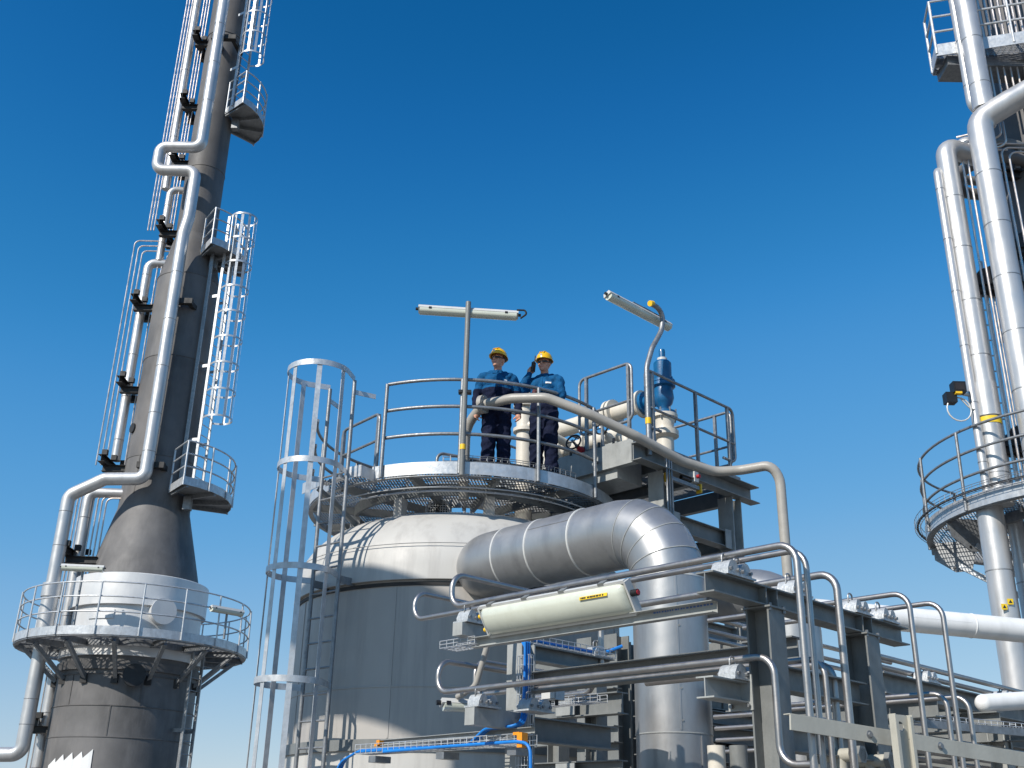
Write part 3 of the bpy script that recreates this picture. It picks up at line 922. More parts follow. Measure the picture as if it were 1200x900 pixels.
q = kp(-0.03, 0.36, VD - 0.1)
q = q + B * online(q, B, px=761) * 1.0
p0 = V((q.x, q.y, VD - 0.1))
def on_plane(px, py):                       # point of the lamp's own vertical plane (through the pole, along the rail)
    n = A
    r = ray(px, py)
    k = (p0 - CAM).dot(n) / r.dot(n)
    return CAM + r * k
pp = [p0, V((p0.x, p0.y, h_at(p0, 430))), on_plane(764, 408), on_plane(775, 388), on_plane(777, 372), on_plane(772, 361), on_plane(763, 356)]
root = thing('bent_pole_lamp', 'swan neck pole lamp with slanted tube light beside the blue valve', 'lamp', p0)
part('pole', MB().tube(pp, 0.036, 14, bend=0.35, seg=5), 'galvanised', root)
c = on_plane(758, 362) + A * 0.13
tube_lamp(root, c, B, 1.35, V((0, -0.2, -1)) - A * 0.25, 0.13)
part('pole_cap', MB().tube([on_plane(765, 356), on_plane(761.5, 355.5)], 0.042, 10), 'yellow_cap', root)
part('pole_end', MB().tube([V((p0.x, p0.y, h_at(p0, 497))), V((p0.x, p0.y, h_at(p0, 490)))], 0.041, 12), 'yellow_cap', root)
part('bracket', MB().bar(c - B * 0.15 - Z * -0.07, c + B * 0.3 - Z * -0.07, 0.04, 0.05), 'galvanised', root)
part('cable', MB().tube([c + B * 0.1 + Z * 0.1, c + B * 0.5 + Z * 0.09, c + B * 0.7 + Z * 0.05], 0.013, 6, bend=0.05), 'cable_black', root)

# ================================================================== PEOPLE
def capsule(mb, a, b, r0, r1, n=14):
    a, b = V(a), V(b)
    d = (b - a)
    L = d.length
    d = d / L if L > 1e-6 else Z
    pts, rs = [], []
    for k in range(4):
        t = math.pi / 2 * (1 - k / 4)
        pts.append(a - d * (r0 * math.sin(t))); rs.append(max(r0 * math.cos(t), 1e-3))
    pts += [a, b]; rs += [r0, r1]
    for k in range(1, 5):
        t = math.pi / 2 * k / 4
        pts.append(b + d * (r1 * math.sin(t))); rs.append(max(r1 * math.cos(t), 1e-3))
    mb.tube(pts, rs, n)

class Body:
    def __init__(self):
        self.mb, self.prims = MB(), []
    def cap(self, a, b, r0, r1, tag):
        capsule(self.mb, a, b, r0, r1)
        self.prims.append(('c', np.array(a, float), np.array(b, float), r0, r1, tag))
    def ell(self, c, r, tag, rot=None):
        self.mb.sphere(c, *r, 20, 14, rot)
        self.prims.append(('e', np.array(c, float), np.array(r, float), rot, None, tag))
    def dist(self, P, pm):
        if pm[0] == 'c':
            a, b, r0, r1 = pm[1:5]
            ab = b - a
            t = np.clip(((P - a) @ ab) / max(ab @ ab, 1e-9), 0, 1)
            return np.linalg.norm(P - a - t[:, None] * ab, axis=1) - (r0 + (r1 - r0) * t)
        c, r, rot = pm[1:4]
        q = P - c
        if rot is not None:
            q = q @ np.array(rot)
        k = np.linalg.norm(q / r, axis=1)
        return (k - 1) * r.min()

def hand(body, wrist, direc, palm_n, tag='skin', curl=0.35, side=1):
    w = V(wrist); d = V(direc).normalized()
    n = V(palm_n); n = (n - d * n.dot(d)).normalized()
    s = d.cross(n).normalized() * side
    body.cap(w, w + d * 0.045, 0.026, 0.03, tag)
    body.ell(w + d * 0.06, (0.04, 0.04, 0.04), tag)
    for i, (o, L) in enumerate(((-0.03, 0.065), (-0.01, 0.078), (0.012, 0.073), (0.032, 0.056))):
        b0 = w + d * 0.085 + s * o
        d1 = (d + n * curl + s * o * 2).normalized()
        b1 = b0 + d1 * (L * 0.5)
        d2 = (d + n * curl * 3).normalized()
        body.cap(b0, b1, 0.0095, 0.009, tag)
        body.cap(b1, b1 + d2 * (L * 0.5), 0.009, 0.0075, tag)
    t0 = w + d * 0.035 - s * 0.028
    t1 = t0 + (d * 0.5 - s * 0.6 + n * 0.4).normalized() * 0.04
    body.cap(t0, t1, 0.013, 0.011, tag)
    body.cap(t1, t1 + (d * 0.8 - s * 0.1 + n * 0.5).normalized() * 0.032, 0.011, 0.009, tag)

def build_person(loc, yaw, label, head_yaw, head_pitch, pose, glove=False):
    root = thing('person', label, 'person', loc)
    bd = Body()
    # trousers and boots
    for s in (-1, 1):
        hip = (0.09 * s, 0.0, 0.93)
        knee = (0.10 * s, -0.02, 0.50)
        ank = (0.108 * s, 0.02, 0.10)
        bd.cap(hip, knee, 0.112, 0.095, 'navy')
        bd.cap(knee, ank, 0.095, 0.088, 'navy')
        bd.ell((0.13 * s, -0.06, 0.05), (0.055, 0.14, 0.055), 'boot')
    bd.ell((0, 0.01, 0.95), (0.185, 0.135, 0.13), 'navy')
    # jacket
    bd.ell((0, 0.0, 1.04), (0.195, 0.145, 0.16), 'jacket')
    bd.ell((0, -0.005, 1.20), (0.205, 0.145, 0.20), 'jacket')
    bd.ell((0, 0.0, 1.34), (0.215, 0.135, 0.15), 'jacket')
    bd.cap((-0.16, 0.01, 1.43), (0.16, 0.01, 1.43), 0.078, 0.078, 'jacket')
    bd.cap((-0.10, 0.02, 1.475), (0.10, 0.02, 1.475), 0.055, 0.055, 'jacket')
    bd.ell((0, 0.02, 1.50), (0.082, 0.08, 0.045), 'jacket')               # collar
    bd.cap((0, 0.01, 1.48), (0, 0.0, 1.58), 0.056, 0.055, 'skin')        # neck
    # head (turned about the neck)
    hc = V((0, -0.015, 1.672))
    R = Matrix.Rotation(head_yaw, 3, 'Z') @ Matrix.Rotation(head_pitch, 3, 'X')
    H = lambda x, y, z: hc + R @ V((x, y, z))
    bd.ell(hc + R @ V((0, 0.015, 0.02)), (0.077, 0.098, 0.105), 'skin', R)
    bd.ell(H(0, -0.025, -0.05), (0.062, 0.068, 0.075), 'skin', R)         # jaw
    bd.ell(H(0, -0.078, -0.098), (0.026, 0.02, 0.02), 'skin', R)          # chin
    bd.cap(H(0, -0.092, 0.02), H(0, -0.113, -0.022), 0.010, 0.015, 'skin')  # nose
    bd.cap(H(-0.035, -0.085, 0.028), H(0.035, -0.085, 0.028), 0.012, 0.012, 'skin')  # brow
    bd.cap(H(-0.018, -0.090, -0.060), H(0.018, -0.090, -0.060), 0.0065, 0.0065, 'lip')
    for s in (-1, 1):
        bd.ell(H(0.078 * s, 0.012, -0.005), (0.012, 0.022, 0.033), 'skin', R)   # ears
        bd.ell(H(0.045 * s, -0.062, -0.025), (0.022, 0.022, 0.025), 'skin', R)  # cheeks
    for arm in pose:
        sh, el, wr = arm['shoulder'], arm['elbow'], arm['wrist']
        bd.cap(sh, el, 0.076, 0.062, 'jacket')
        bd.cap(el, wr, 0.062, 0.046, 'sleeve')
        hand(bd, wr, arm['hd'], arm['pn'], 'glove' if arm.get('glove') else 'skin', arm.get('curl', 0.35), arm.get('side', 1))
    tmp = link_mesh('tmp_body', bd.mb, 'skin', V((0, 0, 0)))
    md = tmp.modifiers.new('r', 'REMESH')
    md.mode = 'VOXEL'
    md.voxel_size = 0.0085
    sm = tmp.modifiers.new('s', 'SMOOTH')
    sm.factor = 0.5
    sm.iterations = 3
    dg = bpy.context.evaluated_depsgraph_get()
    me = bpy.data.meshes.new_from_object(tmp.evaluated_get(dg))
    bpy.data.objects.remove(tmp)
    me.materials.clear()
    order = ['cloth_blue', 'cloth_navy', 'skin', 'lip', 'boot', 'glove']
    for k in order:
        me.materials.append(MATS[k])
    n = len(me.vertices)
    co = np.empty(n * 3); me.vertices.foreach_get('co', co); co = co.reshape(-1, 3)
    # cloth folds: small real displacement on the clothing
    nf = len(me.polygons)
    ce = np.empty(nf * 3); me.polygons.foreach_get('center', ce); ce = ce.reshape(-1, 3)
    D = np.stack([bd.dist(ce, pm) for pm in bd.prims])
    tags = [bd.prims[i][-1] for i in D.argmin(0)]
    Dv = np.stack([bd.dist(co, pm) for pm in bd.prims])
    vt = [bd.prims[i][-1] for i in Dv.argmin(0)]
    nr = np.empty(n * 3); me.vertices.foreach_get('normal', nr); nr = nr.reshape(-1, 3)
    cloth = np.array([t in ('jacket', 'sleeve', 'navy') for t in vt], float)
    fold = np.sin(co[:, 2] * 46 + np.sin(co[:, 0] * 23 + co[:, 1] * 17) * 2.2) * np.sin(co[:, 0] * 19 - co[:, 2] * 13 + 1.3)
    co = co + nr * (cloth * fold * 0.0075)[:, None]
    me.vertices.foreach_set('co', co.ravel())
    idx = np.zeros(nf, dtype=np.int32)
    for i, t in enumerate(tags):
        z = ce[i][2]; x = ce[i][0]
        if t == 'jacket':
            idx[i] = 0 if z > 1.235 or (abs(x) > 0.17 and 1.02 < z) and pose[0].get('bluearm') else 1
        elif t == 'sleeve':
            idx[i] = 0 if pose[0].get('bluearm') else 1
        else:
            idx[i] = {'navy': 1, 'skin': 2, 'lip': 3, 'boot': 4, 'glove': 5}[t]
    me.polygons.foreach_set('material_index', idx)
    me.shade_smooth()
    ob_ = bpy.data.objects.new('body', me)
    col.objects.link(ob_)
    ob_.parent = root
    from mathutils.bvhtree import BVHTree
    bvh = BVHTree.FromPolygons([v.co.copy() for v in me.vertices], [list(q.vertices) for q in me.polygons])
    def conform(nm, x0, x1, z0, z1, m, n=3, k=8, th=0.006, slant=0.0):
        vs, fs = [], []
        for j in range(k + 1):
            for i in range(n + 1):
                x, z = lerp(x0, x1, i / n) + slant * j / k, lerp(z0, z1, j / k)
                hit = bvh.ray_cast(V((x, -1.0, z)), V((0, 1, 0)))
                y = hit[0].y if hit[0] else -0.1
                vs += [V((x, y - th, z)), V((x, y + 0.01, z))]
        w_ = n + 1
        for j in range(k):
            for i in range(n):
                a_ = (j * w_ + i) * 2
                b_ = a_ + 2; c_ = a_ + 2 * w_; d_ = c_ + 2
                fs.append([a_, b_, d_, c_])
                if j == 0: fs.append([a_, a_ + 1, b_ + 1, b_])
                if j == k - 1: fs.append([c_, d_, d_ + 1, c_ + 1])
                if i == 0: fs.append([a_, c_, c_ + 1, a_ + 1])
                if i == n - 1: fs.append([b_, b_ + 1, d_ + 1, d_])
        o = link_mesh(nm, MB().add(vs, fs), m, V((0, 0, 0)), 30)
        o.parent = root
    zlow = pose[0].get('zlow', 0.95)
    conform('jacket_zip', -0.014, 0.014, 1.24, 1.47, 'cloth_blue', 1, 10)
    if zlow < 1.2:
        conform('jacket_zip', -0.014, 0.014, zlow, 1.232, 'cloth_navy', 1, 10)
        for s in (-1, 1):
            conform('pocket_flap', s * 0.12 - 0.05, s * 0.12 + 0.05, 1.02, 1.06, 'cloth_navy', 4, 2)
    for s in (-1, 1):
        conform('pocket_flap', s * 0.10 - 0.045, s * 0.10 + 0.045, 1.285, 1.32, 'cloth_blue', 4, 2)
        conform('collar_flap', s * 0.045 - 0.03, s * 0.045 + 0.03, 1.455, 1.515, 'cloth_blue', 3, 3, 0.012, slant=-s * 0.012)
    conform('chest_badge', *pose[0]['badge'], 'white_paint', 3, 2, 0.008)
    def sub(nm, mb, m, smooth=38):
        o = link_mesh(nm, mb, m, V((0, 0, 0)), smooth)
        o.parent = root
        return o
    # hard hat
    mb = MB()
    vs, fs = [], []
    n, m = 28, 9
    for i in range(m + 1):
        t = math.pi / 2 * i / m
        for k in range(n):
            a = 2 * math.pi * k / n
            r = math.cos(t) ** 0.8
            brim = 0.0
            vs.append(H(0.112 * r * math.cos(a), 0.012 + 0.138 * r * math.sin(a), 0.055 + 0.122 * math.sin(t)))
    for i in range(m):
        for k in range(n):
            fs.append([i * n + k, i * n + (k + 1) % n, (i + 1) * n + (k + 1) % n, (i + 1) * n + k])
    mb.add(vs, fs)
    hh = sub('hard_hat', mb, 'hard_hat', 60)
    mb = MB()
    vs, fs = [], []
    for k in range(n):
        a = 2 * math.pi * k / n
        fr = max(0, -math.sin(a)) ** 2
        for rr, dz in ((1.0, 0.006), (1.0, -0.004), (1.08 + 0.15 * fr, -0.008 - 0.006 * fr), (1.08 + 0.15 * fr, -0.002 - 0.005 * fr)):
            vs.append(H(0.112 * rr * math.cos(a), 0.012 + 0.138 * rr * math.sin(a), 0.055 + dz))
    for k in range(n):
        j = (k + 1) % n
        for q in range(4):
            fs.append([k * 4 + q, j * 4 + q, j * 4 + (q + 1) % 4, k * 4 + (q + 1) % 4])
    o = sub('hat_brim', mb.add(vs, fs), 'hard_hat'); 
    for x in (-0.03, 0, 0.03):
        pts = [H(x, 0.012 + 0.141 * math.cos(t) ** 0.8 * -1, 0.055 + 0.124 * math.sin(t)) if t <= math.pi / 2 else
               H(x, 0.012 + 0.141 * abs(math.cos(t)) ** 0.8, 0.055 + 0.124 * math.sin(t)) for t in [math.pi * (0.2 + 0.6 * k / 12) for k in range(13)]]
        sub('hat_ridge', MB().tube(pts, 0.006, 6), 'hard_hat')
    sub('hat_mark', MB().box(H(0.0, -0.128, 0.098), 0.032, 0.006, 0.026, R @ V((1, 0, 0)), R @ V((0, .86, .5)), R @ V((0, -.5, .86))), 'white_paint')
    # safety glasses
    mb = MB()
    pts = [H(0.086 * math.sin(t), 0.012 - 0.112 * math.cos(t), 0.012) for t in [rad(-88 + 176 * k / 16) for k in range(17)]]
    vs, fs = [], []
    for i, p in enumerate(pts):
        hgt = 0.014 if 3 < i < 13 else 0.005
        c_ = (p - H(0, 0.012, 0.012)).normalized() * 0.003
        zz_ = R @ V((0, 0, 1))
        vs += [p - zz_ * hgt, p - zz_ * hgt + c_, p + zz_ * hgt * 0.8 + c_, p + zz_ * hgt * 0.8]
    for i in range(len(pts) - 1):
        for q in range(4):
            fs.append([i * 4 + q, i * 4 + 4 + q, i * 4 + 4 + (q + 1) % 4, i * 4 + (q + 1) % 4])
    fs += [[0, 1, 2, 3], [len(vs) - 1, len(vs) - 2, len(vs) - 3, len(vs) - 4]]
    sub('safety_glasses', mb.add(vs, fs), 'goggle')
    # hair below the hat rim
    mb = MB()
    pts = [H(0.081 * math.sin(t), 0.018 - 0.101 * math.cos(t), 0.03) for t in [rad(75 + 210 * k / 14) for k in range(15)]]
    mb.tube(pts, 0.016, 8)
    sub('hair', mb, 'hair')
    root.rotation_euler = (0, 0, yaw)
    root.scale = (0.965, 0.965, 0.965)
    return root, H

# left worker: arms hanging
f1 = at(580, 560, z=DECK)
P1, H1 = build_person(V((f1.x, f1.y + 0.05, DECK)), rad(4), 'worker in navy and blue coveralls and yellow hard hat, both arms hanging down', rad(-34), rad(-5), [
    dict(shoulder=(-0.20, 0.01, 1.415), elbow=(-0.275, 0.03, 1.13), wrist=(-0.275, -0.06, 0.90), hd=(0.02, -0.2, -1), pn=(0.7, -0.6, 0), side=1, badge=(0.085, 0.12, 1.335, 1.355)),
    dict(shoulder=(0.20, 0.01, 1.415), elbow=(0.285, 0.04, 1.14), wrist=(0.285, -0.05, 0.91), hd=(0, -0.2, -1), pn=(-0.7, -0.6, 0), side=-1)])
f2 = at(637, 565, z=DECK)
P2, H2 = build_person(V((f2.x, f2.y + 0.0, DECK)), rad(-20), 'worker in blue jacket and yellow hard hat holding a radio to his ear', rad(-2), rad(3), [
    dict(shoulder=(-0.20, 0.0, 1.41), elbow=(-0.36, -0.12, 1.20), wrist=(-0.185, -0.10, 1.50), hd=(0.15, 0.05, 1), pn=(1, -0.2, 0), side=-1, curl=0.9, bluearm=True, zlow=1.3, badge=(0.06, 0.13, 1.335, 1.36)),
    dict(shoulder=(0.20, 0.0, 1.41), elbow=(0.27, -0.08, 1.15), wrist=(0.045, -0.235, 1.20), hd=(-1, -0.05, 0.0), pn=(0, 1, -0.2), side=1, glove=True)])
M2 = Matrix.Translation(P2.location) @ Matrix.Rotation(P2.rotation_euler.z, 4, 'Z') @ Matrix.Scale(0.965, 4)
M1 = Matrix.Translation(P1.location) @ Matrix.Rotation(P1.rotation_euler.z, 4, 'Z')
rc = M2 @ V((-0.118, -0.125, 1.60))
root = thing('handheld_radio', 'black handheld radio held to the ear by the right worker', 'radio', rc)
zx = V((0.1, -0.15, 1)).normalized()
xx = V((0.9, -0.5, -0.1)); xx = (xx - zx * xx.dot(zx)).normalized()
part('radio_body', MB().box(rc, 0.034, 0.058, 0.125, xx, zx.cross(xx), zx), 'black_plastic', root)
part('antenna', MB().tube([rc + zx * 0.06 + zx.cross(xx) * 0.018, rc + zx * 0.16 + zx.cross(xx) * 0.018], 0.007, 8), 'black_plastic', root)
part('knob', MB().tube([rc + zx * 0.06 - zx.cross(xx) * 0.015, rc + zx * 0.075 - zx.cross(xx) * 0.015], 0.008, 8), 'black_plastic', root)
def patch(pt, par, M, mt, sx, sz, nm):
    o = link_mesh(nm, MB().box(V(pt), sx, 0.006, sz, V((1, 0.0, 0)), V((0, 1, 0.12)).normalized(), V((0, -0.12, 1)).normalized()), mt, V((0, 0, 0)), 0)
    o.parent = par
patch((0.0, -0.145, 1.235), P1, M1, 'black_plastic', 0.05, 0.06, 'gas_detector')

# ================================================================== FRONT PIPE RACK (near steelwork)
O = at(932, 636, t=6.06)
def rk(a, b, z=0.0):
    return O + A * a + B * b + Z * z
def ab(p):
    v = p - O
    return v.dot(A), v.dot(B)
CR = 0.0235
rack = thing('steel_rack', 'grey painted steel rack of beams and columns in front of the silver pipe', 'steel rack', V((O.x, O.y, 0)))
# conduits: name, corner pixel, drop row, radius, left end column, loop
BEND = 0.11
def conduit(label, pts, r=CR, m='stainless', bend=BEND, group='bent stainless conduits on the rack'):
    return solid('conduit', MB().tube(pts, r, 12, bend=bend), m, label, 'conduit', group)
ua = online(rk(0, 0), A, px=529)
conduit('upper front stainless conduit looping above the long tube lamp', [rk(0, 0, -1.3), rk(0, 0), rk(ua, 0), rk(ua, 0, 0.25), rk(ua, 1.35, 0.25)], 0.021)
q2 = at(943, 643, z=O.z)
a2, b2 = ab(q2)
u2 = online(rk(a2, b2), A, px=482)
conduit('second upper stainless conduit, just behind the front one', [rk(a2, b2, -1.35), rk(a2, b2), rk(u2, b2), rk(u2, b2, 0.22), rk(u2, b2 + 1.5, 0.22)], 0.018)
for (cx, cy), bot, r, lab, lft in (((979, 671), -1.25, 0.024, 'thick stainless conduit bending down beside the second rack column', 1.9),
                                   ((1064, 694), -1.2, 0.018, 'stainless conduit arching down left of the rightmost tall one', 1.6),
                                   ((1103, 705), -1.25, 0.018, 'rightmost tall stainless conduit arching down before the white pipe', 1.6)):
    q = at(cx, cy, z=O.z)
    a_, b_ = ab(q)
    conduit(lab, [rk(a_, b_, bot), rk(a_, b_), rk(a_ + lft, b_)], r)
# lower conduits
Lq = at(906, 768, t=6.25)
la, lbb = ab(Lq)
lz = Lq.z - O.z
le = online(Lq, A, px=477)
conduit('long lower stainless conduit across the silver pipe, looped at its left end',
        [rk(la - 0.22, lbb, lz - 0.60), rk(la, lbb, lz - 0.60), rk(la, lbb, lz), rk(le, lbb, lz), rk(le, lbb, lz + 0.24), rk(le, lbb + 1.2, lz + 0.24)], 0.021)
L2c = at(965, 771, t=6.55)
l2 = online(L2c, A, px=556)
conduit('second lower stainless conduit just behind the long lower one',
        [L2c - Z * 0.75, L2c, L2c + A * l2, L2c + A * l2 + Z * 0.27, L2c + A * l2 + Z * 0.27 + B * 1.2], 0.018)
for (cx, cy), r, t, lab in (((975, 778), 0.025, 6.9, 'short thick conduit dropping down behind the upper pair'),
                            ((1108, 812), 0.018, 7.6, 'short right conduit bending down, left of two'),
                            ((1134, 816), 0.018, 7.8, 'short right conduit bending down, right of two')):
    q = at(cx, cy, t=t)
    conduit(lab, [q - Z * 0.75, q, q + A * 1.5], r, 'stainless', 0.1)

# upper beam along B with clamps
UBa = online(rk(0, 0), A, px=850)
ubz = -0.13
b0 = online(rk(UBa, 0, ubz - 0.06), B, px=826)
b1 = online(rk(UBa, 0, ubz - 0.06), B, px=1056)
part('beam', MB().ibeam(rk(UBa, b0, ubz - 0.06), rk(UBa, b1, ubz - 0.06), 0.12, 0.12, 0.007, 0.009), 'steel_paint', rack)
cb1 = online(rk(UBa, 0, ubz - 0.2), B, px=897)
cb2 = online(rk(UBa, 0, ubz - 0.2), B, px=1010)
for cb, w in ((cb1, 0.16), (cb2, 0.17)):
    part('column', MB().ibeam(rk(UBa, cb, ubz - 0.125), rk(UBa, cb, -16 + 8), 0.17, w, 0.009, 0.012, ref=A), 'steel_paint', rack)
    part('cap_plate', MB().box(rk(UBa, cb, ubz - 0.1225 - 0.006), 0.2, 0.2, 0.01, A, B, Z), 'steel_paint', rack)
# lower stub beam along B
lsa = online(rk(0, lbb, lz), A, px=862)
lz2 = lz - 0.13
c0 = online(rk(lsa, 0, lz2 - 0.06), B, px=826)
part('stub_beam', MB().ibeam(rk(lsa, c0, lz2 - 0.06), rk(lsa, cb1 - 0.085, lz2 - 0.06), 0.12, 0.12, 0.007, 0.009), 'steel_paint_light', rack)
# beam along A on the lower level, from the column to the left post
qa = at(842, 776, t=7.1)
aa, ba = ab(qa)
za = qa.z - O.z
sl_ = online(qa, A, px=618)
part('beam', MB().ibeam(rk(aa - 0.35, ba, za), rk(aa + sl_, ba, za), 0.14, 0.14, 0.008, 0.010), 'steel_paint', rack)
part('beam', MB().ibeam(rk(aa - 0.3, ba + 0.5, za + 0.12), rk(aa + 0.1, ba + 0.5, za + 0.12), 0.14, 0.16, 0.008, 0.010), 'steel_paint', rack)
# left post
pq = rk(aa + sl_ + 0.07, ba, 0)
pz = h_at(pq, 756) - O.z
part('post', MB().ibeam(rk(aa + sl_ + 0.07, ba, pz), rk(aa + sl_ + 0.07, ba, -9), 0.16, 0.15, 0.009, 0.012, ref=B), 'steel_paint_light', rack)
pa, pb = aa + sl_ + 0.07, ba
def xe(dz, db=1.35):                     # how far a beam runs before it reaches the silver pipe
    return -online(rk(pa, pb + db, pz - dz), A, px=730)
# beam from the left post running away to the right, with the inner frame behind the silver pipe
part('beam', MB().ibeam(rk(pa, pb + 0.08, pz - 0.05), rk(pa, pb + 1.05, pz - 0.05), 0.12, 0.12, 0.007, 0.009), 'steel_paint', rack)
part('beam', MB().ibeam(rk(pa, pb + 0.08, pz - 0.62), rk(pa, pb + 1.05, pz - 0.62), 0.14, 0.18, 0.008, 0.010), 'steel_paint', rack)
part('beam', MB().ibeam(rk(pa + 1.2, pb + 1.35, pz - 0.30), rk(pa - xe(0.30), pb + 1.35, pz - 0.30), 0.14, 0.18, 0.008, 0.010), 'steel_paint', rack)
part('beam', MB().ibeam(rk(pa + 1.2, pb + 1.35, pz - 0.85), rk(pa - xe(0.85), pb + 1.35, pz - 0.85), 0.14, 0.18, 0.008, 0.010), 'steel_paint', rack)
for f in (-0.95, -0.5):
    part('post', MB().ibeam(rk(pa - f, pb + 1.45, pz - 0.02), rk(pa - f, pb + 1.45, -9), 0.14, 0.14, 0.008, 0.01, ref=A), 'steel_paint', rack)
part('beam', MB().ibeam(rk(pa - 0.1, pb + 0.02, pz - 1.05), rk(pa - xe(1.05, 0.02), pb + 0.02, pz - 1.05), 0.12, 0.12, 0.007, 0.009), 'steel_paint', rack)
# right hand bays: beams along B beyond the second column, and along A between columns
part('beam', MB().ibeam(rk(UBa, cb1 + 0.1, ubz - 0.52), rk(UBa, cb2 - 0.1, ubz - 0.52), 0.12, 0.14, 0.007, 0.009), 'steel_paint', rack)
part('beam', MB().ibeam(rk(UBa, cb1 + 0.1, ubz - 0.86), rk(UBa, cb2 - 0.1, ubz - 0.86), 0.12, 0.14, 0.007, 0.009), 'steel_paint', rack)
rb = at(1034, 794, t=8.4)
ra_, rb_ = ab(rb); rz_ = rb.z - O.z
part('beam', MB().ibeam(rk(ra_, rb_ - 0.1, rz_ - 0.05), rk(ra_, rb_ + 3.6, rz_ - 0.05), 0.14, 0.16, 0.008, 0.01), 'steel_paint', rack)
part('beam', MB().ibeam(rk(ra_ + 1.6, rb_ + 0.3, rz_ - 0.05), rk(ra_ + 1.6, rb_ + 5.0, rz_ - 0.05), 0.14, 0.16, 0.008, 0.01), 'steel_paint', rack)
for k in range(4):
    part('beam', MB().ibeam(rk(ra_ - 0.3, rb_ + 0.25 + k * 1.15, rz_ - 0.22), rk(ra_ + (1.2 if k == 0 else 1.9), rb_ + 0.25 + k * 1.15, rz_ - 0.22), 0.12, 0.14, 0.007, 0.009), 'steel_paint', rack)
pc = at(1168, 845, t=10.2)
pca, pcb = ab(pc)
ptop = h_at(pc, 838) - O.z
part('post', MB().ibeam(rk(pca, pcb, ptop), rk(pca, pcb, -9), 0.16, 0.16, 0.009, 0.011, ref=A), 'steel_paint_light', rack)
part('beam', MB().ibeam(rk(pca, pcb + 0.1, ptop - 0.2), rk(pca, pcb + 3.0, ptop - 0.2), 0.14, 0.16, 0.008, 0.01), 'steel_paint', rack)
part('beam', MB().ibeam(rk(pca + 2.2, pcb + 0.0, ptop - 0.3), rk(pca - 0.1, pcb + 0.0, ptop - 0.3), 0.14, 0.16, 0.008, 0.01), 'steel_paint', rack)
# columns deeper in the rack
for a_, b_ in ((UBa + 1.3, cb2 + 1.6), (UBa + 2.6, cb2 + 2.4)):
    part('column', MB().ibeam(rk(a_, b_, lz - 0.15), rk(a_, b_, -9), 0.18, 0.18, 0.009, 0.012, ref=A), 'steel_paint', rack)
for k in range(3):
    part('beam', MB().ibeam(rk(UBa + 0.1, cb1 + 0.3 + 5.6, lz + 0.3 - 0.5 * k), rk(UBa + 3.6, cb1 + 0.3 + 5.6, lz + 0.3 - 0.5 * k), 0.12, 0.14, 0.007, 0.009), 'steel_paint', rack)

# ---- conduit clamps
def clamp(a_, b_, z_, w, label, n=2, axis=B, depth=0.12, ub=1):
    """cast two-bolt clamp block on a base plate; long side along axis"""
    o = rk(a_, b_, z_)
    r = thing('conduit_clamp', label, 'clamp', o, 'cast clamps on the rack')
    cr = axis.cross(Z).normalized()
    part('base_plate', MB().box(o + Z * 0.006, w * 1.16, depth * 1.25, 0.012, axis, cr, Z), 'cast_clamp', r)
    h = 0.095
    for k in range(n):
        c = o + axis * ((k - (n - 1) / 2) * w / n)
        ww = w / n * 0.94
        prof = [(-ww / 2, 0.014), (ww / 2, 0.014), (ww / 2, h * 0.42)] + [(ww / 2 * 0.86 * math.cos(t), h * 0.42 + h * 0.58 * math.sin(t)) for t in [math.pi * (0.12 + 0.76 * j / 8) for j in range(9)]] + [(-ww / 2, h * 0.42)]
        part('jaw', MB().prism(prof, c - cr * depth / 2, c + cr * depth / 2, axis, Z), 'cast_clamp', r, smooth=30)
        if k < ub:
          part('u_bolt', MB().tube([c + axis * 0.028 + Z * (h - 0.02), c + axis * 0.028 + Z * (h + 0.045), c - axis * 0.028 + Z * (h + 0.045), c - axis * 0.028 + Z * (h - 0.02)], 0.006, 6, bend=0.026), 'galvanised', r)
        for s in (-1, 1):
            q = c + axis * (s * ww * 0.32) - cr * (depth / 2) + Z * (h * 0.4)
            part('bolt', MB().bolt(q, -cr, 0.011, 0.016), 'galvanised', r)
            q = c + axis * (s * ww * 0.32) + cr * (depth / 2) + Z * (h * 0.4)
            part('bolt', MB().bolt(q, cr, 0.011, 0.016), 'galvanised', r)
        part('cast_mark', MB().box(c - cr * (depth / 2 + 0.001) + Z * (h * 0.22), ww * 0.45, 0.002, 0.010, axis, cr, Z), 'print_dark', r)
    return r
ct = ubz + 0.002
clamp(UBa, online(rk(UBa, 0, 0), B, px=856), ct, 0.25, 'cast clamp on the near end of the upper beam', 2, ub=2)
clamp(UBa, online(rk(UBa, 0, 0), B, px=928), ct, 0.19, 'cast clamp above the first rack column', 2)
clamp(UBa, online(rk(UBa, 0, 0), B, px=1000), ct, 0.19, 'cast clamp above the second rack column', 2)
clamp(UBa, online(rk(UBa, 0, 0), B, px=1032), ct, 0.19, 'cast clamp at the far end of the upper beam', 2)
clamp(lsa, online(rk(lsa, 0, lz), B, px=866), lz2 + 0.002, 0.28, 'cast double clamp on the short lower stub beam', 2)
e1 = online(rk(0, 0, -0.13), A, px=546)
clamp(e1, 0.06, -0.135, 0.2, 'cast clamp under the left loop of the upper conduits', 2)
e2 = online(rk(0, lbb, lz - 0.13), A, px=560)
clamp(e2, lbb + 0.05, lz - 0.135, 0.2, 'cast clamp under the left loop of the lower conduits', 2)
clamp(e2 - 0.28, lbb + 0.3, lz - 0.16, 0.24, 'cast clamp beside the left post at the lower conduits', 2)
clamp(pa + 0.02, pb + 0.9, pz + 0.012, 0.16, 'cast clamp on the beam behind the long tube lamp', 1)
clamp(ra_, rb_ + 0.75, rz_ + 0.032, 0.2, 'cast clamp on the right hand rack beam', 2)
clamp(ra_ + 0.3, rb_ - 0.55, rz_ - 0.15, 0.2, 'cast clamp behind the cream channel post', 2)
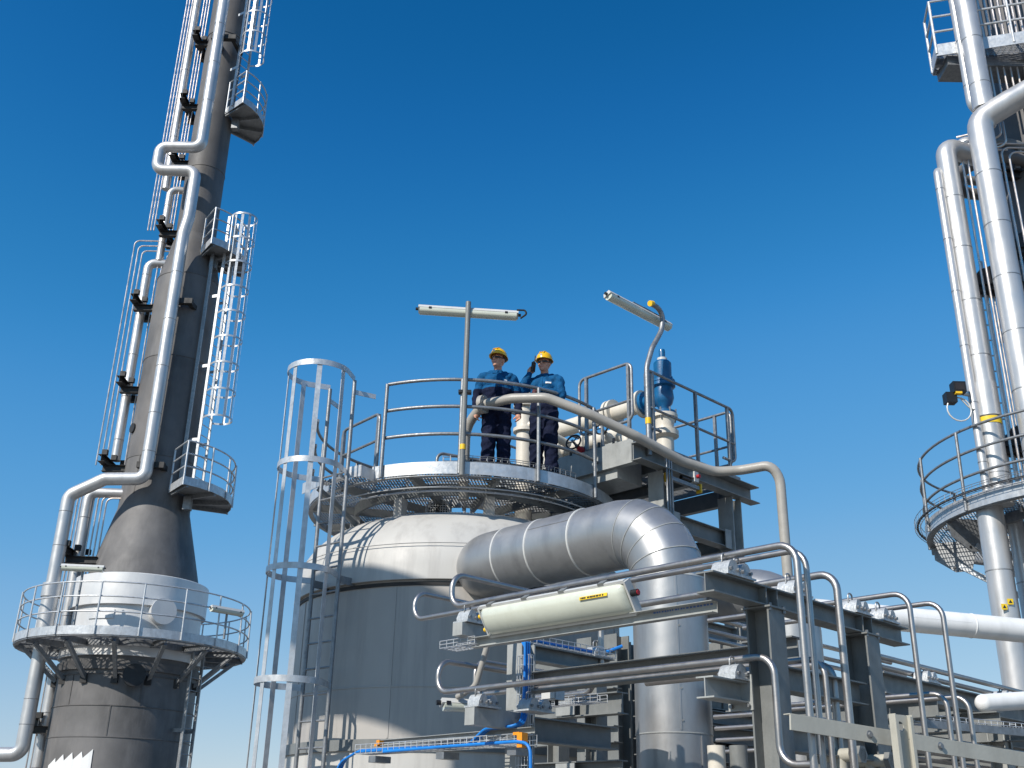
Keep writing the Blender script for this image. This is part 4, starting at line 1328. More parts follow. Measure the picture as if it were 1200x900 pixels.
clamp(ra_, rb_ + 2.3, rz_ + 0.032, 0.18, 'cast clamp near the far end of the right hand beam', 2)
# clamp seats
part('seat', MB().bar(rk(e1, -0.08, -0.185), rk(e1, 0.24, -0.185), 0.1, 0.09), 'steel_paint_light', rack)
part('seat', MB().bar(rk(e2, lbb - 0.08, lz - 0.2), rk(e2, lbb + 0.5, lz - 0.2), 0.1, 0.12), 'steel_paint_light', rack)

# ---- conduits running away along B on the right hand beam
for k, (db, dz, s0, s1) in enumerate(((0.0, 0.16, -0.2, 3.4), (0.09, 0.11, -0.2, 3.6), (0.2, 0.09, -0.2, 3.7), (1.6, 0.1, 0.3, 4.8), (1.75, 0.1, 0.4, 4.8), (1.9, 0.14, 0.5, 4.8))):
    solid('conduit', MB().tube([rk(ra_ + db, rb_ + s0, rz_ + dz), rk(ra_ + db, rb_ + s1, rz_ + dz)], 0.022, 10), 'stainless',
          ['nearest', 'second', 'third', 'fourth', 'fifth', 'farthest'][k] + ' of the straight conduits lying along the right hand beam', 'conduit', 'straight conduits on the right hand beam')
for k in range(4):
    z_ = -0.42 - 0.11 * k
    q = at(800, 716 + 13 * k + 3 * (k % 2), t=11.3 + 0.2 * (k % 2))
    solid('conduit', MB().tube([q, q + B * (4.5 + 0.5 * k)], 0.026, 10), 'stainless',
          'straight conduit behind the rack columns, %s from the top' % ['first', 'second', 'third', 'fourth'][k], 'conduit', 'straight conduits behind the columns')
for k in range(5):
    q = at(1075, 862 + 9 * k, t=8.8 + 0.3 * k)
    solid('conduit', MB().tube([q - B * 1.6, q + B * 4.0], 0.02, 8), 'stainless',
          'low conduit behind the cream channel, %s from the top' % ['first', 'second', 'third', 'fourth', 'fifth'][k], 'conduit', 'low conduits behind the channel')

# ---- long tube lamp on the rack
s0, s1 = online(rk(0, 0, -0.16), A, px=745), online(rk(0, 0, -0.16), A, px=575)
lc = rk((s0 + s1) / 2, -0.04, -0.155)
root = thing('tube_lamp', 'long frosted tube lamp with yellow label under the upper conduits', 'lamp', lc)
LL = abs(s1 - s0)
dn = (-B * 0.85 - Z * 0.55).normalized()
sd_ = A.cross(dn).normalized()
w = 0.215
prof = [(-w/2, 0.0), (w/2, 0.0), (w/2 * 0.9, -0.05), (-w/2 * 0.9, -0.05)]
part('housing', MB().prism(prof, lc - A * LL / 2, lc + A * LL / 2, sd_, dn), 'lamp_white', root)
vs, fs = [], []
secs = [(-0.5, 0.80, 0.02), (-0.5, 0.88, 0.03), (-0.485, 0.93, 0.062), (-0.46, 0.95, 0.075), (0.46, 0.95, 0.075), (0.485, 0.93, 0.062), (0.5, 0.88, 0.03), (0.5, 0.80, 0.02)]
shape = [(-1, 0), (-0.97, 0.35), (-0.82, 0.68), (-0.5, 0.92), (0, 1.0), (0.5, 0.92), (0.82, 0.68), (0.97, 0.35), (1, 0)]
for f, sc, d_ in secs:
    for x, y in shape:
        vs.append(lc + A * (LL * 0.985 * f) + sd_ * (x * w / 2 * sc) + dn * (0.002 + y * d_))
ns = len(shape)
for i in range(len(secs) - 1):
    for k in range(ns - 1):
        fs.append([i * ns + k, i * ns + k + 1, (i + 1) * ns + k + 1, (i + 1) * ns + k])
fs += [list(range(ns)), [(len(secs) - 1) * ns + k for k in range(ns)][::-1]]
part('lens', MB().add(vs, fs), 'lamp_lens', root, smooth=60)
part('frame_edge', MB().bar(lc - A * LL / 2 + sd_ * w / 2 + dn * 0.01, lc + A * LL / 2 + sd_ * w / 2 + dn * 0.01, 0.02, 0.03, ref=dn), 'lamp_white', root)
part('frame_edge', MB().bar(lc - A * LL / 2 - sd_ * w / 2 + dn * 0.01, lc + A * LL / 2 - sd_ * w / 2 + dn * 0.01, 0.02, 0.03, ref=dn), 'lamp_white', root)
part('end_frame', MB().bar(lc - A * (LL / 2 + 0.005) + sd_ * w / 2, lc - A * (LL / 2 + 0.005) - sd_ * w / 2, 0.014, 0.06, ref=dn), 'lamp_white', root)
part('end_frame', MB().bar(lc + A * (LL / 2 + 0.005) + sd_ * w / 2, lc + A * (LL / 2 + 0.005) - sd_ * w / 2, 0.014, 0.06, ref=dn), 'lamp_white', root)
part('end_plug', MB().tube([lc - A * LL / 2 + sd_ * 0.02, lc - A * (LL / 2 + 0.06) + sd_ * 0.02], 0.022, 12), 'black_plastic', root)
part('end_plug', MB().tube([lc - A * (LL / 2 + 0.05) + sd_ * 0.02, lc - A * (LL / 2 + 0.065) + sd_ * 0.02], 0.016, 12), 'red_paint', root)
upd = sd_ if sd_.z > 0 else -sd_
n1 = (dn * 0.8 + upd * 0.6).normalized()
lb_c = lc - A * (LL * 0.32) + upd * (w / 2 * 0.60) + dn * 0.071
tdir = (upd * 0.8 - dn * 0.6).normalized()
lbl = part('label_strip', MB().box(lb_c, 0.23, 0.020, 0.003, A, tdir, tdir.cross(A)), 'sign_yellow', root)
mb = MB()
x = -0.1
random.seed(3)
while x < 0.1:
    wch = random.choice((0.006, 0.008, 0.01))
    mb.box(lb_c + A * -x + n1 * 0.003, wch, 0.010, 0.003, A, tdir, tdir.cross(A))
    x += wch + 0.004 + (0.008 if random.random() < 0.18 else 0)
part('label_print', mb, 'print_dark', lbl)
for k in (-0.36, -0.1, 0.16, 0.42):
    part('clip', MB().box(lc + A * (LL * k) + upd * (w / 2 + 0.008), 0.05, 0.02, 0.05, A, upd, dn), 'steel_paint', root)
for s in (0.02, -0.03):
    part('gland', MB().tube([lc + A * (LL / 2 + 0.005) + upd * s * 2, lc + A * (LL / 2 + 0.05) + upd * s * 2], 0.016, 10), 'yellow_cap', root)
# strut carrying the lamp
sa0, sa1 = online(rk(0, 0.03, -0.30), A, px=576), online(rk(0, 0.03, -0.30), A, px=838)
st = thing('slotted_strut', 'long slotted grey strut under the tube lamp', 'strut', rk(sa1, 0.03, -0.3))
part('channel', MB().channel(rk(sa1 - 0.02, 0.03, -0.285), rk(sa0 + 0.15, 0.03, -0.285), 0.06, 0.07, 0.004, flip=-1), 'steel_paint_light', st)
mb = MB()
k = sa1 + 0.03
while k < sa0:
    mb.box(rk(k, 0.029, -0.285), 0.045, 0.003, 0.018, A, B, Z)
    k += 0.075
part('slot_row', mb, 'print_dark', st)
sb_ = MB()
random.seed(5)
k = sa1 + 0.02
while k < sa1 + 0.45:
    w_ = random.choice((0.01, 0.014, 0.018))
    sb_.box(rk(k, 0.0265, -0.262), w_, 0.002, 0.010, A, B, Z)
    k += w_ + 0.008
part('printed_marks', sb_, 'print_blue', st)

# ---- wire mesh cable trays
def mesh_tray(p0, p1, w, h, label, ref=Z, cable=None, group='wire mesh cable trays'):
    r = thing('cable_tray', label, 'cable tray', p0, group)
    d = (p1 - p0).normalized()
    s, u = frame_from(d, ref)
    L = (p1 - p0).length
    mb = MB()
    for x, y in ((-w/2, h), (-w/2, h/2), (-w/2, 0), (0, 0), (-w/4, 0), (w/4, 0), (w/2, 0), (w/2, h/2), (w/2, h)):
        mb.tube([p0 + s * x + u * y, p1 + s * x + u * y], 0.0035, 5)
    n = max(2, int(L / 0.07))
    for i in range(n + 1):
        c = p0 + d * (L * i / n)
        mb.tube([c - s * w/2 + u * h, c - s * w/2, c + s * w/2, c + s * w/2 + u * h], 0.0035, 5)
    part('wire_basket', mb, 'galvanised_bright', r, kind='stuff')
    return r, s, u
tl = at(425, 884, t=9.0); 
ta = online(tl, A, px=620)
tr = tl + A * ta
mesh_tray(tr, tl, 0.16, 0.07, 'lower wire mesh tray carrying blue cables left of the rack post')
mesh_tray(rk(e1 + 0.25, 0.06, -0.29), rk(e1 - 0.12, 0.06, -0.29), 0.16, 0.05, 'short wire mesh tray end below the upper loop')
mesh_tray(rk(pa, pb + 0.1, pz + 0.02), rk(pa, pb + 1.05, pz + 0.02), 0.14, 0.06, 'wire mesh tray with blue cable behind the tube lamp')
mesh_tray(rk(pa - 0.12, pb - 0.1, pz - 1.9), rk(pa - 0.12, pb - 0.1, pz - 0.1), 0.12, 0.05, 'upright wire mesh tray on the rack post', ref=B)
mesh_tray(rk(pa + 0.05, pb + 0.2, lz - 0.35), rk(pa + 0.6, pb - 0.05, lz - 0.35), 0.14, 0.06, 'short wire mesh tray behind the lower clamps')
wt = at(1076, 848, t=8.6)
wt2 = at(1215, 826, t=9.3)
wt2.z = wt.z
mesh_tray(wt, wt2, 0.2, 0.06, 'long wire mesh tray below the right white pipe')
part('side_rail', MB().bar(wt - V((0, 0.11, 0.01)), wt2 - V((0, 0.11, 0.01)), 0.02, 0.06), 'galvanised', rack)
# blue cables
def cable(label, pts, r=0.009, m='cable_blue', bend=0.15):
    return solid('cable', MB().tube(pts, r, 8, bend=bend), m, label, 'cable', 'blue cables')
tm = lerp(tr, tl, 0.32)
vz = rk(pa - 0.16, pb - 0.1, 0)
for k, nm in enumerate(('front', 'middle', 'rear')):
    off = B * (0.022 * (k - 1))
    lft = tl + off + Z * (0.02 + 0.01 * k)
    cable('%s blue cable lying in the lower tray and drooping at left' % nm,
          [lft + A * 0.35 - Z * (0.32 + 0.05 * k) , lft + A * 0.30 - Z * 0.08, lft + A * 0.05, tm + off + Z * 0.02, tm - A * 0.18 + off + Z * (0.13), tr - A * -0.1 + off + Z * 0.13,
           vz + A * 0.02 + off + Z * (tr.z + 0.2 - vz.z), V((vz.x, vz.y, 0)) + off + Z * (h_at(vz, 800)), V((vz.x, vz.y, 0)) + off + Z * (h_at(vz, 752))], 0.010)
lq = tr - B * 0.13 - Z * 0.03
cable('blue cable looping over and down beside the rack post', [tl - A * 0.4 - B * 0.1 - Z * 0.0, lerp(tl, tr, 0.6) - B * 0.1 + Z * 0.01, lq + Z * 0.04, lq - A * 0.14 + Z * 0.02, lq - A * 0.16 - Z * 0.8], 0.012)
cable('blue cable in the tray behind the tube lamp', [rk(pa - 0.15, pb - 0.1, pz - 0.05), rk(pa - 0.03, pb - 0.05, pz + 0.06), rk(pa, pb + 0.3, pz + 0.05), rk(pa, pb + 0.95, pz + 0.05), rk(pa - 0.12, pb + 1.08, pz + 0.12)], 0.014)
# orange caps
oc = tr - A * 0.03 + Z * 0.02 - B * 0.10
solid('tray_cap', MB().box(oc, 0.05, 0.06, 0.10, A, B, Z).box(oc + A * 0.04 + Z * 0.045, 0.06, 0.05, 0.02, A, B, Z), 'orange_cap', 'orange end cap beside the rack post on the lower tray', 'cap', 'orange tray caps')
oc2 = tl - A * 0.16 + Z * 0.09 + B * 0.05
solid('tray_cap', MB().box(oc2, 0.04, 0.05, 0.035, A, B, Z).box(oc2 + A * 0.03 - Z * 0.02, 0.03, 0.05, 0.02, A, B, Z), 'orange_cap', 'small orange cap near the left end of the lower tray', 'cap', 'orange tray caps')
part('tray_strut', MB().channel(tl - A * 0.2 + Z * 0.085 + B * 0.06, tr + Z * 0.1 + B * 0.06, 0.04, 0.045, 0.004), 'steel_paint_light', rack)
for f in (0.12, 0.55, 0.95):
    q = lerp(tl, tr, f)
    part('tray_bracket', MB().box(q - Z * 0.05, 0.09, 0.16, 0.05, A, B, Z), 'galvanised', rack)
# small lamp below the lower loop
sl_c = at(536, 826, t=8.4)
root = thing('small_lamp', 'small frosted lamp end under the lower conduit loop', 'lamp', sl_c)
tube_lamp(root, sl_c + B * 0.1, (B - A * 0.5).normalized(), 0.42, -A * 0.2 - Z - B * 0.3, 0.10)
part('arm', MB().tube([sl_c + Z * 0.06, sl_c + B * -0.02 - A * 0.22 + Z * 0.12, sl_c - A * 0.32 + Z * 0.42], 0.024, 10, bend=0.08), 'tube_grey', root)

# ---- cream channel brace and post in the right foreground
ch0, ch1 = at(926, 846, t=5.55), at(1215, 893, t=6.3)
root = thing('channel_brace', 'pale cream bolted channel brace crossing the lower right foreground', 'brace', ch0)
dd = (ch1 - ch0).normalized()
part('brace_bar', MB().bar(ch0, ch1, 0.012, 0.078), 'channel_cream', root)
part('brace_lip', MB().bar(ch0 + Z * 0.041 + V((-0.01, 0.02, 0)), ch1 + Z * 0.041 + V((-0.01, 0.02, 0)), 0.05, 0.005), 'channel_cream', root)
for px in (1018, 1101):
    s = online(ch0, dd, px=px)
    q = ch0 + dd * s
    nn = V((dd.y, -dd.x, 0)).normalized()
    part('bolt', MB().tube([q + nn * 0.0, q + nn * 0.02], 0.014, 6), 'galvanised', root)
    part('washer', MB().tube([q + nn * 0.0, q + nn * 0.008], 0.022, 14), 'galvanised', root)
cp = at(1056, 905, t=5.7)
ctz = h_at(cp, 838)
cp0 = V((cp.x, cp.y, ctz))
pst = thing('channel_post', 'pale cream channel post with a round hole, lower right foreground', 'post', cp0 - Z * 1.5)
nn = V((dd.y, -dd.x, 0)).normalized()
sx = V((dd.x, dd.y, 0)).normalized()
wv = 0.125
# web plate with a real hole, and two flanges
hc = cp0 - Z * 0.062 + nn * 0.03
vs, fs = [], []
N_ = 24
outer = []
for k in range(N_):
    t = 2 * math.pi * k / N_
    x, y = math.cos(t), math.sin(t)
    m_ = max(abs(x) / 0.058, abs(y) / 0.062)
    outer.append((x / m_, y / m_))
for dz_ in (0, -0.006):
    for k in range(N_):
        t = 2 * math.pi * k / N_
        vs.append(hc + sx * (0.027 * math.cos(t)) + Z * (0.027 * math.sin(t)) + nn * dz_)
    for x, y in outer:
        vs.append(hc + sx * x + Z * y + nn * dz_)
for k in range(N_):
    j = (k + 1) % N_
    fs += [[k, j, N_ + j, N_ + k], [2 * N_ + k, 3 * N_ + k, 3 * N_ + j, 2 * N_ + j], [k, 2 * N_ + k, 2 * N_ + j, j], [N_ + k, N_ + j, 3 * N_ + j, 3 * N_ + k]]
mb = MB().add(vs, fs)
part('hole_plate', mb, 'channel_cream', pst)
part('web', MB().box(cp0 - Z * (0.124 + 0.6) + nn * 0.027, 0.116, 0.006, 1.2, sx, nn, Z), 'channel_cream', pst)
for s in (-1, 1):
    part('flange', MB().box(cp0 - Z * 0.66 + nn * (0.03 + 0.012) + sx * (s * 0.062), 0.007, 0.044, 1.32, sx, nn, Z), 'channel_cream', pst)
    part('lip', MB().box(cp0 - Z * 0.66 + nn * (0.03 + 0.032) + sx * (s * 0.053), 0.018, 0.005, 1.3, sx, nn, Z), 'channel_cream', pst)
# valves and fittings at the foot of the conduits
for (px, py, t, lab) in ((985, 885, 6.6, 'pale green fitting cluster at the foot of the conduits'), (1020, 892, 6.9, 'pale green branch fitting behind the cream channel')):
    c = at(px, py, t=t)
    r = thing('pipe_fitting', lab, 'fitting', c, 'fittings at the foot of the conduits')
    part('tee_body', MB().tube([c - A * 0.15, c + A * 0.15], 0.04, 14), 'channel_cream', r)
    part('tee_branch', MB().tube([c, c - Z * 0.25], 0.036, 14), 'channel_cream', r)
    part('tee_riser', MB().tube([c + A * 0.06, c + A * 0.06 + Z * 0.12], 0.03, 12), 'channel_cream', r)
    for s in (-0.15, 0.12):
        part('nut', MB().tube([c + A * s, c + A * (s + 0.035)], 0.055, 6), 'steel_paint', r)
    part('collar', MB().tube([c - Z * 0.1, c - Z * 0.13], 0.052, 14), 'channel_cream', r)
for k, px in enumerate((840, 866)):
    c = at(px, 893, t=8.4)
    solid('drum_pipe', MB().tube([c + Z * -0.8, c + Z * 0.12], 0.07, 18), ['cream', 'steel_paint'][k], ['cream', 'dark grey'][k] + ' upright pipe stub low behind the silver pipe', 'pipe')
# silver pipes behind the rack
for (pxs, t, r, lab) in ((((835, 722), (905, 722), (940, 760)), 10.6, 0.26, 'silver clad pipe bending down behind the first rack column'),):
    pts = [at(805, 700, t=t + 0.6), at(880, 724, t=t), ]
    e_ = at(930, 735, t=t)
    solid('clad_elbow', MB().tube([pts[0], V((e_.x, e_.y, pts[0].z - 0.05)), V((e_.x, e_.y, pts[0].z - 2.2))], r, 32, bend=0.4, seg=10), 'cladding', lab, 'pipe')

# ---- bolted end plates, stiffeners and splice plates on the rack, and inner clutter
for cb in (cb1, cb2):
    for s in (-1, 1):
        part('stiffener', MB().box(rk(UBa, cb + 0.06 * s, ubz - 0.06), 0.116, 0.008, 0.1, A, B, Z), 'steel_paint', rack)
    mb = MB()
    for s in (-1, 1):
        for u_ in (-1, 1):
            mb.tube([rk(UBa + 0.085 * u_, cb + 0.075 * s, ubz - 0.15), rk(UBa + 0.085 * u_, cb + 0.075 * s, ubz - 0.108)], 0.011, 6)
    part('bolt_group', mb, 'galvanised', rack)
part('end_plate', MB().box(rk(lsa, cb1 - 0.089, lz2 - 0.06), 0.17, 0.012, 0.2, A, B, Z), 'steel_paint_light', rack)
mb = MB()
for s in (-1, 1):
    for u_ in (-1, 1):
        mb.tube([rk(lsa + 0.06 * u_, cb1 - 0.115, lz2 - 0.06 + 0.075 * s), rk(lsa + 0.06 * u_, cb1 - 0.08, lz2 - 0.06 + 0.075 * s)], 0.012, 6)
part('bolt_group', mb, 'galvanised', rack)
for f, z_ in ((-0.7, pz - 0.30), (-0.7, pz - 0.85)):
    part('splice_plate', MB().box(rk(pa - f, pb + 1.27, z_), 0.22, 0.012, 0.15, A, B, Z), 'steel_paint_light', rack)
# darker inner bay between the vessel and the silver pipe
ib = at(722, 800, t=10.9)
ia, ibb = ab(ib)
for da in (0.0, 0.34):
    part('column', MB().ibeam(rk(ia + da, ibb, h_at(ib, 745) - O.z), rk(ia + da, ibb, -9), 0.2, 0.2, 0.01, 0.014, ref=B), 'steel_paint', rack)
for py in (772, 818, 862):
    z_ = h_at(ib, py) - O.z
    part('beam', MB().ibeam(rk(ia + 1.1, ibb - 0.12, z_), rk(ia - 0.12, ibb - 0.12, z_), 0.14, 0.16, 0.008, 0.01), 'steel_paint', rack)
    part('beam', MB().ibeam(rk(ia - 0.2, ibb + 0.1, z_ - 0.1), rk(ia - 0.2, ibb + 3.2, z_ - 0.1), 0.14, 0.16, 0.008, 0.01), 'steel_paint', rack)
jb = at(648, 812, t=8.7)
root = thing('junction_box', 'small pale junction box inside the dark bay left of the silver pipe', 'junction box', jb)
part('box_body', MB().box(jb, 0.16, 0.1, 0.12, A, B, Z), 'cast_clamp', root)
part('lid', MB().box(jb - B * 0.055, 0.14, 0.012, 0.1, A, B, Z), 'lamp_white', root)
for s in (-0.04, 0.04):
    part('gland', MB().tube([jb + A * s - Z * 0.06, jb + A * s - Z * 0.1], 0.015, 8), 'black_plastic', root)
q = at(668, 826, t=8.9)
mesh_tray(q + A * 0.35, q - A * 0.35, 0.12, 0.06, 'short wire mesh tray inside the dark bay')
q = at(690, 812, t=9.0)
conduit('short bent conduit inside the dark bay left of the silver pipe', [q + A * 0.7, q, q - A * 0.14 + Z * 0.2, q - A * 0.14 + Z * 0.5], 0.026, 'stainless', 0.1)
for k, py in enumerate((838, 852, 866, 880)):
    q = at(870, py, t=8.0 + 0.35 * k)
    conduit('level conduit low behind the first rack column, %s from the top' % ['first', 'second', 'third', 'fourth'][k], [q + A * 0.25, q - A * 0.4, q - A * 0.4 - Z * 0.6], 0.017, 'stainless', 0.1)
# ---- far side of the rack seen past the silver pipe
for px, t in ((739, 11.6), (846, 11.9), (872, 12.6)):
    q = at(px, 850, t=t)
    qa_, qb_ = ab(q)
    part('column', MB().ibeam(rk(qa_, qb_, h_at(q, 755) - O.z), rk(qa_, qb_, -9), 0.22, 0.22, 0.01, 0.014, ref=B), 'steel_paint', rack)
for py, t in ((820, 11.7), (858, 11.5), (886, 11.4)):
    q = at(830, py, t=t)
    part('beam', MB().ibeam(q - B * 0.3, q + B * 3.0, 0.16, 0.2, 0.009, 0.012), 'steel_paint', rack)
q = at(838, 884, t=13.2)
lp = thing('lagged_pipe', 'thick dark grey lagged pipe low behind the silver pipe', 'pipe', q)
part('pipe_run', MB().tube([q - B * 1.6, q + B * 3.5], 0.36, 28), 'steel_paint', lp)
for s in (-0.6, 0.5, 1.6, 2.7):
    part('clad_seam', MB().lathe([(0.358, -0.012), (0.366, -0.006), (0.366, 0.006), (0.358, 0.012)], q + B * s, 28, axis=B), 'steel_paint_light', lp)

# ================================================================== TALL DARK STACK (left)
S = at(157, 755, y=28.5)
S = V((S.x, S.y, 0))
hS = lambda py: h_at(S + Z * 20, py)
PLAT = hS(760)
z_band0, z_band1 = hS(752), hS(687)
z_c0, z_c1 = hS(690), hS(602)
z_t0, z_t1 = hS(335), hS(286)
stack = thing('tall_stack', 'tall dark grey tapering stack with a silver band at its foot platform', 'stack', S)
def zone(nm, prof, m, n=64, label=None):
    return part(nm, MB().lathe(prof, S, n), m, stack, label)
zone('base_shell', [(1.74, 0), (1.70, hS(845)), (1.69, PLAT - 0.3)], 'stack_paint')
zone('collar', [(1.69, PLAT - 0.42), (1.76, PLAT - 0.42), (1.76, PLAT - 0.1), (1.69, PLAT - 0.1)], 'band_silver')
zone('silver_drum', [(1.69, PLAT - 0.12), (1.60, PLAT - 0.1), (1.60, hS(716)), (1.69, hS(716))], 'band_silver', label='silver lower drum')
zone('silver_ring', [(1.55, hS(722)), (1.70, hS(722)), (1.70, z_band1 - 0.02), (1.68, z_band1), (1.48, z_band1 + 0.01)], 'band_silver', label='silver upper ring')
zone('cone', [(1.50, z_band1 - 0.05), (1.46, z_c0), (1.452, z_c0 + 0.03), (0.962, z_c1 - 0.06), (0.945, z_c1), (0.94, z_c1 + 0.05), (0.93, z_c1 + 0.3)], 'stack_paint')
cuts = [z_c1 + 0.29, hS(545), hS(430), z_t0]
rads = [0.93, 0.92, 0.90, 0.89]
for i in range(3):
    zone('shell_course', [(rads[i], cuts[i]), (rads[i + 1], cuts[i + 1] + 0.005)], 'stack_paint' if i != 1 else 'stack_paint_dark')
    zone('weld_ring', [(rads[i + 1] - 0.01, cuts[i + 1] - 0.02), (rads[i + 1] + 0.012, cuts[i + 1] - 0.012), (rads[i + 1] + 0.012, cuts[i + 1] + 0.012), (rads[i + 1] - 0.01, cuts[i + 1] + 0.02)], 'stack_paint_dark')
zone('upper_cone', [(0.89, z_t0), (0.88, z_t0 + 0.04), (0.61, z_t1 - 0.04), (0.60, z_t1), (0.585, z_t1 + 0.1)], 'stack_paint_dark')
zone('upper_shell', [(0.585, z_t1 + 0.08), (0.575, hS(130)), (0.57, hS(-60) + 3)], 'stack_paint_dark')
for py in (205, 50):
    zone('weld_ring', [(0.565, hS(py) - 0.02), (0.592, hS(py) - 0.012), (0.592, hS(py) + 0.012), (0.565, hS(py) + 0.02)], 'stack_paint_dark')
for py, r in ((632, 1.122), (655, 1.26)):
    zone('weld_ring', [(r - 0.03, hS(py) - 0.03), (r + 0.0, hS(py)), (r - 0.06, hS(py) + 0.03)], 'stack_paint')
for py in (800, 835, 870):
    zone('weld_ring', [(1.68, hS(py) - 0.02), (1.715, hS(py) - 0.01), (1.715, hS(py) + 0.01), (1.68, hS(py) + 0.02)], 'stack_paint_dark')
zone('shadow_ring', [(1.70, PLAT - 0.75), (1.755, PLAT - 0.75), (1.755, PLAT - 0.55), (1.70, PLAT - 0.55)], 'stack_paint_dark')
for ph, za_, zb_, r_ in ((-20, z_c1 + 0.3, hS(545), 0.928), (15, hS(545), hS(430), 0.912), (-8, hS(430), z_t0, 0.897), (8, hS(870), hS(835), 1.705), (-30, hS(835), hS(800), 1.703), (30, hS(835), hS(800), 1.703)):
    q = polar(S, ph, r_, za_)
    rd_ = V((q.x - S.x, q.y - S.y, 0)).normalized()
    part('plate_seam', MB().bar(V((q.x, q.y, za_)), V((q.x, q.y, zb_)), 0.03, 0.012, ref=rd_), 'stack_paint_dark', stack)
# manhole on the drum and on the shell below
def manhole(ph, r, z, R, m, nm):
    c = polar(S, ph, r, z)
    d = V((c.x - S.x, c.y - S.y, 0)).normalized()
    o = part(nm, MB().tube([c - d * 0.25, c + d * 0.22], R, 28), m, stack)
    part('manhole_cover', MB().tube([c + d * 0.22, c + d * 0.27], R * 1.12, 28), m, o)
manhole(37, 1.6, hS(728), 0.29, 'band_silver', 'manhole')
manhole(22, 1.74, hS(802), 0.24, 'bracket_black', 'manhole')
part('vent_louvre', ring_plate(S, -27, -2, 1.60, 1.63, hS(738), hS(728)), 'band_silver', stack)
# jagged white painted emblem low on the shell
vs, fs = [], []
zb = hS(915)
top = [(86, 901), (95, 893), (96, 898), (105, 889), (107, 896), (116, 887), (118, 895), (127, 886), (129, 893), (139, 883), (139.5, 915)]
pts = [(math.degrees(math.asin((x - 139) / 79.0)), y - 5) for x, y in top]
for i, (ph, py) in enumerate(pts):
    for r in (1.718, 1.722):
        vs += [polar(S, ph, r, zb), polar(S, ph, r, max(hS(py + 6), zb + 0.01))]
n = len(pts)
for i in range(n - 1):
    a = i * 4
    fs += [[a + 2, a + 6, a + 7, a + 3], [a, a + 1, a + 5, a + 4], [a + 1, a + 3, a + 7, a + 5], [a, a + 4, a + 6, a + 2]]
part('painted_emblem', MB().add(vs, fs), 'white_paint', stack, 'white jagged painted emblem')

# ---- ring platform at the foot
RR = 2.84
root = thing('stack_platform', 'wide galvanised ring platform with handrail around the dark stack', 'platform', S + Z * PLAT)
part('deck_grating', grating(circle_poly(S, RR - 0.02, 64), PLAT - 0.03, V((0.9, 0.4, 0)), 0.06, 0.035, 0.006, 0.2, hole=(S, 1.78)), 'grating_steel', root, kind='stuff')
part('toe_plate', ring_plate(S, 0, 180, RR, RR + 0.015, PLAT - 0.12, PLAT + 0.08), 'galvanised_bright', root)
part('toe_plate', ring_plate(S, 180, 360, RR, RR + 0.015, PLAT - 0.12, PLAT + 0.08), 'galvanised_bright', root)
part('rim_flange', ring_plate(S, 0, 360, RR - 0.12, RR - 0.002, PLAT - 0.15, PLAT - 0.135), 'galvanised', root)
part('inner_ring', ring_plate(S, 0, 360, 1.80, 1.83, PLAT - 0.2, PLAT), 'galvanised', root)
for i in range(14):
    ph = 8 + i * 360 / 14
    part('bracket_arm', MB().channel(polar(S, ph, 1.77, PLAT - 0.14), polar(S, ph, RR - 0.05, PLAT - 0.14), 0.07, 0.14, 0.01), 'galvanised', root)
    part('bracket_strut', MB().bar(polar(S, ph + 0.5, 1.72, PLAT - 0.95), polar(S, ph + 0.5, RR - 0.25, PLAT - 0.2), 0.09, 0.09), 'galvanised', root)
    part('bracket_foot', MB().box(polar(S, ph, 1.73, PLAT - 0.98), 0.16, 0.06, 0.2), 'bracket_black', root)
ring_rail(root, S, 0, 360, RR - 0.01, PLAT, (0.42, 0.78, 1.12), 18, 0.019, 0.022, 'galvanised_bright', closed=True)
# lamp standards on the ring platform
def small_standard(px, py, y, label, d, L=1.1, base=None):
    c = at(px, py, y=y)
    r = thing('platform_lamp', label, 'lamp', V((c.x, c.y, base)), 'tube lamps on the stack platform')
    tube_lamp(r, c, d, L, V((0, -0.3, -1)), 0.17)
    part('pole', MB().tube([V((c.x - 0.02, c.y + 0.1, base)), c + V((-0.02, 0.1, 0.1))], 0.03, 10), 'galvanised', r)
small_standard(97, 666, 25.9, 'white tube lamp on a pole left of the silver band', V((1, 0.1, 0.0)), 1.0, PLAT)
small_standard(266, 716, 26.6, 'white tube lamp right of the silver band', V((0.7, 0.7, 0)), 0.9, PLAT)
q = polar(S, -15, 2.95, PLAT)

# ---- bracket helper and piping on the stack
def bracket(px0, px1, py, y, label, cross=0.9):
    p0 = at(px0, py, y=y); p1 = at(px1, py + 1, y=y)
    p1.z = p0.z
    r = thing('pipe_bracket', label, 'bracket', p1, 'dark pipe brackets on the stack')
    part('arm', MB().ibeam(p0, p1, 0.16, 0.18), 'bracket_black', r)
    part('arm', MB().ibeam(p0 + V((0, 0.7, 0)), p1 + V((0, 0.7, 0)), 0.16, 0.18), 'bracket_black', r)
    part('cross_arm', MB().ibeam(p0 + V((0.05, -0.35, 0.2)), p0 + V((0.05, 1.05, 0.2)), 0.18, 0.2), 'bracket_black', r)
    for k in range(3):
        part('pipe_shoe', MB().box(p0 + V((0.12 + 0.1 * k, -0.3 + 0.45 * k, 0.36)), 0.14, 0.12, 0.14), 'bracket_black', r)
nms = ['topmost', 'second', 'third', 'fourth', 'fifth', 'sixth', 'seventh', 'lowest']
for k, (a_, b_, py, yy) in enumerate(((229, 252, 52, 28.2), (214, 242, 126, 28.2), (202, 232, 192, 28.2), (187, 208, 274, 28.2), (157, 186, 361, 28.2), (141, 172, 457, 28.2), (120, 160, 549, 28.2), (76, 114, 656, 27.6))):
    bracket(a_, b_, py, yy, '%s dark bracket holding pipes left of the stack' % nms[k])
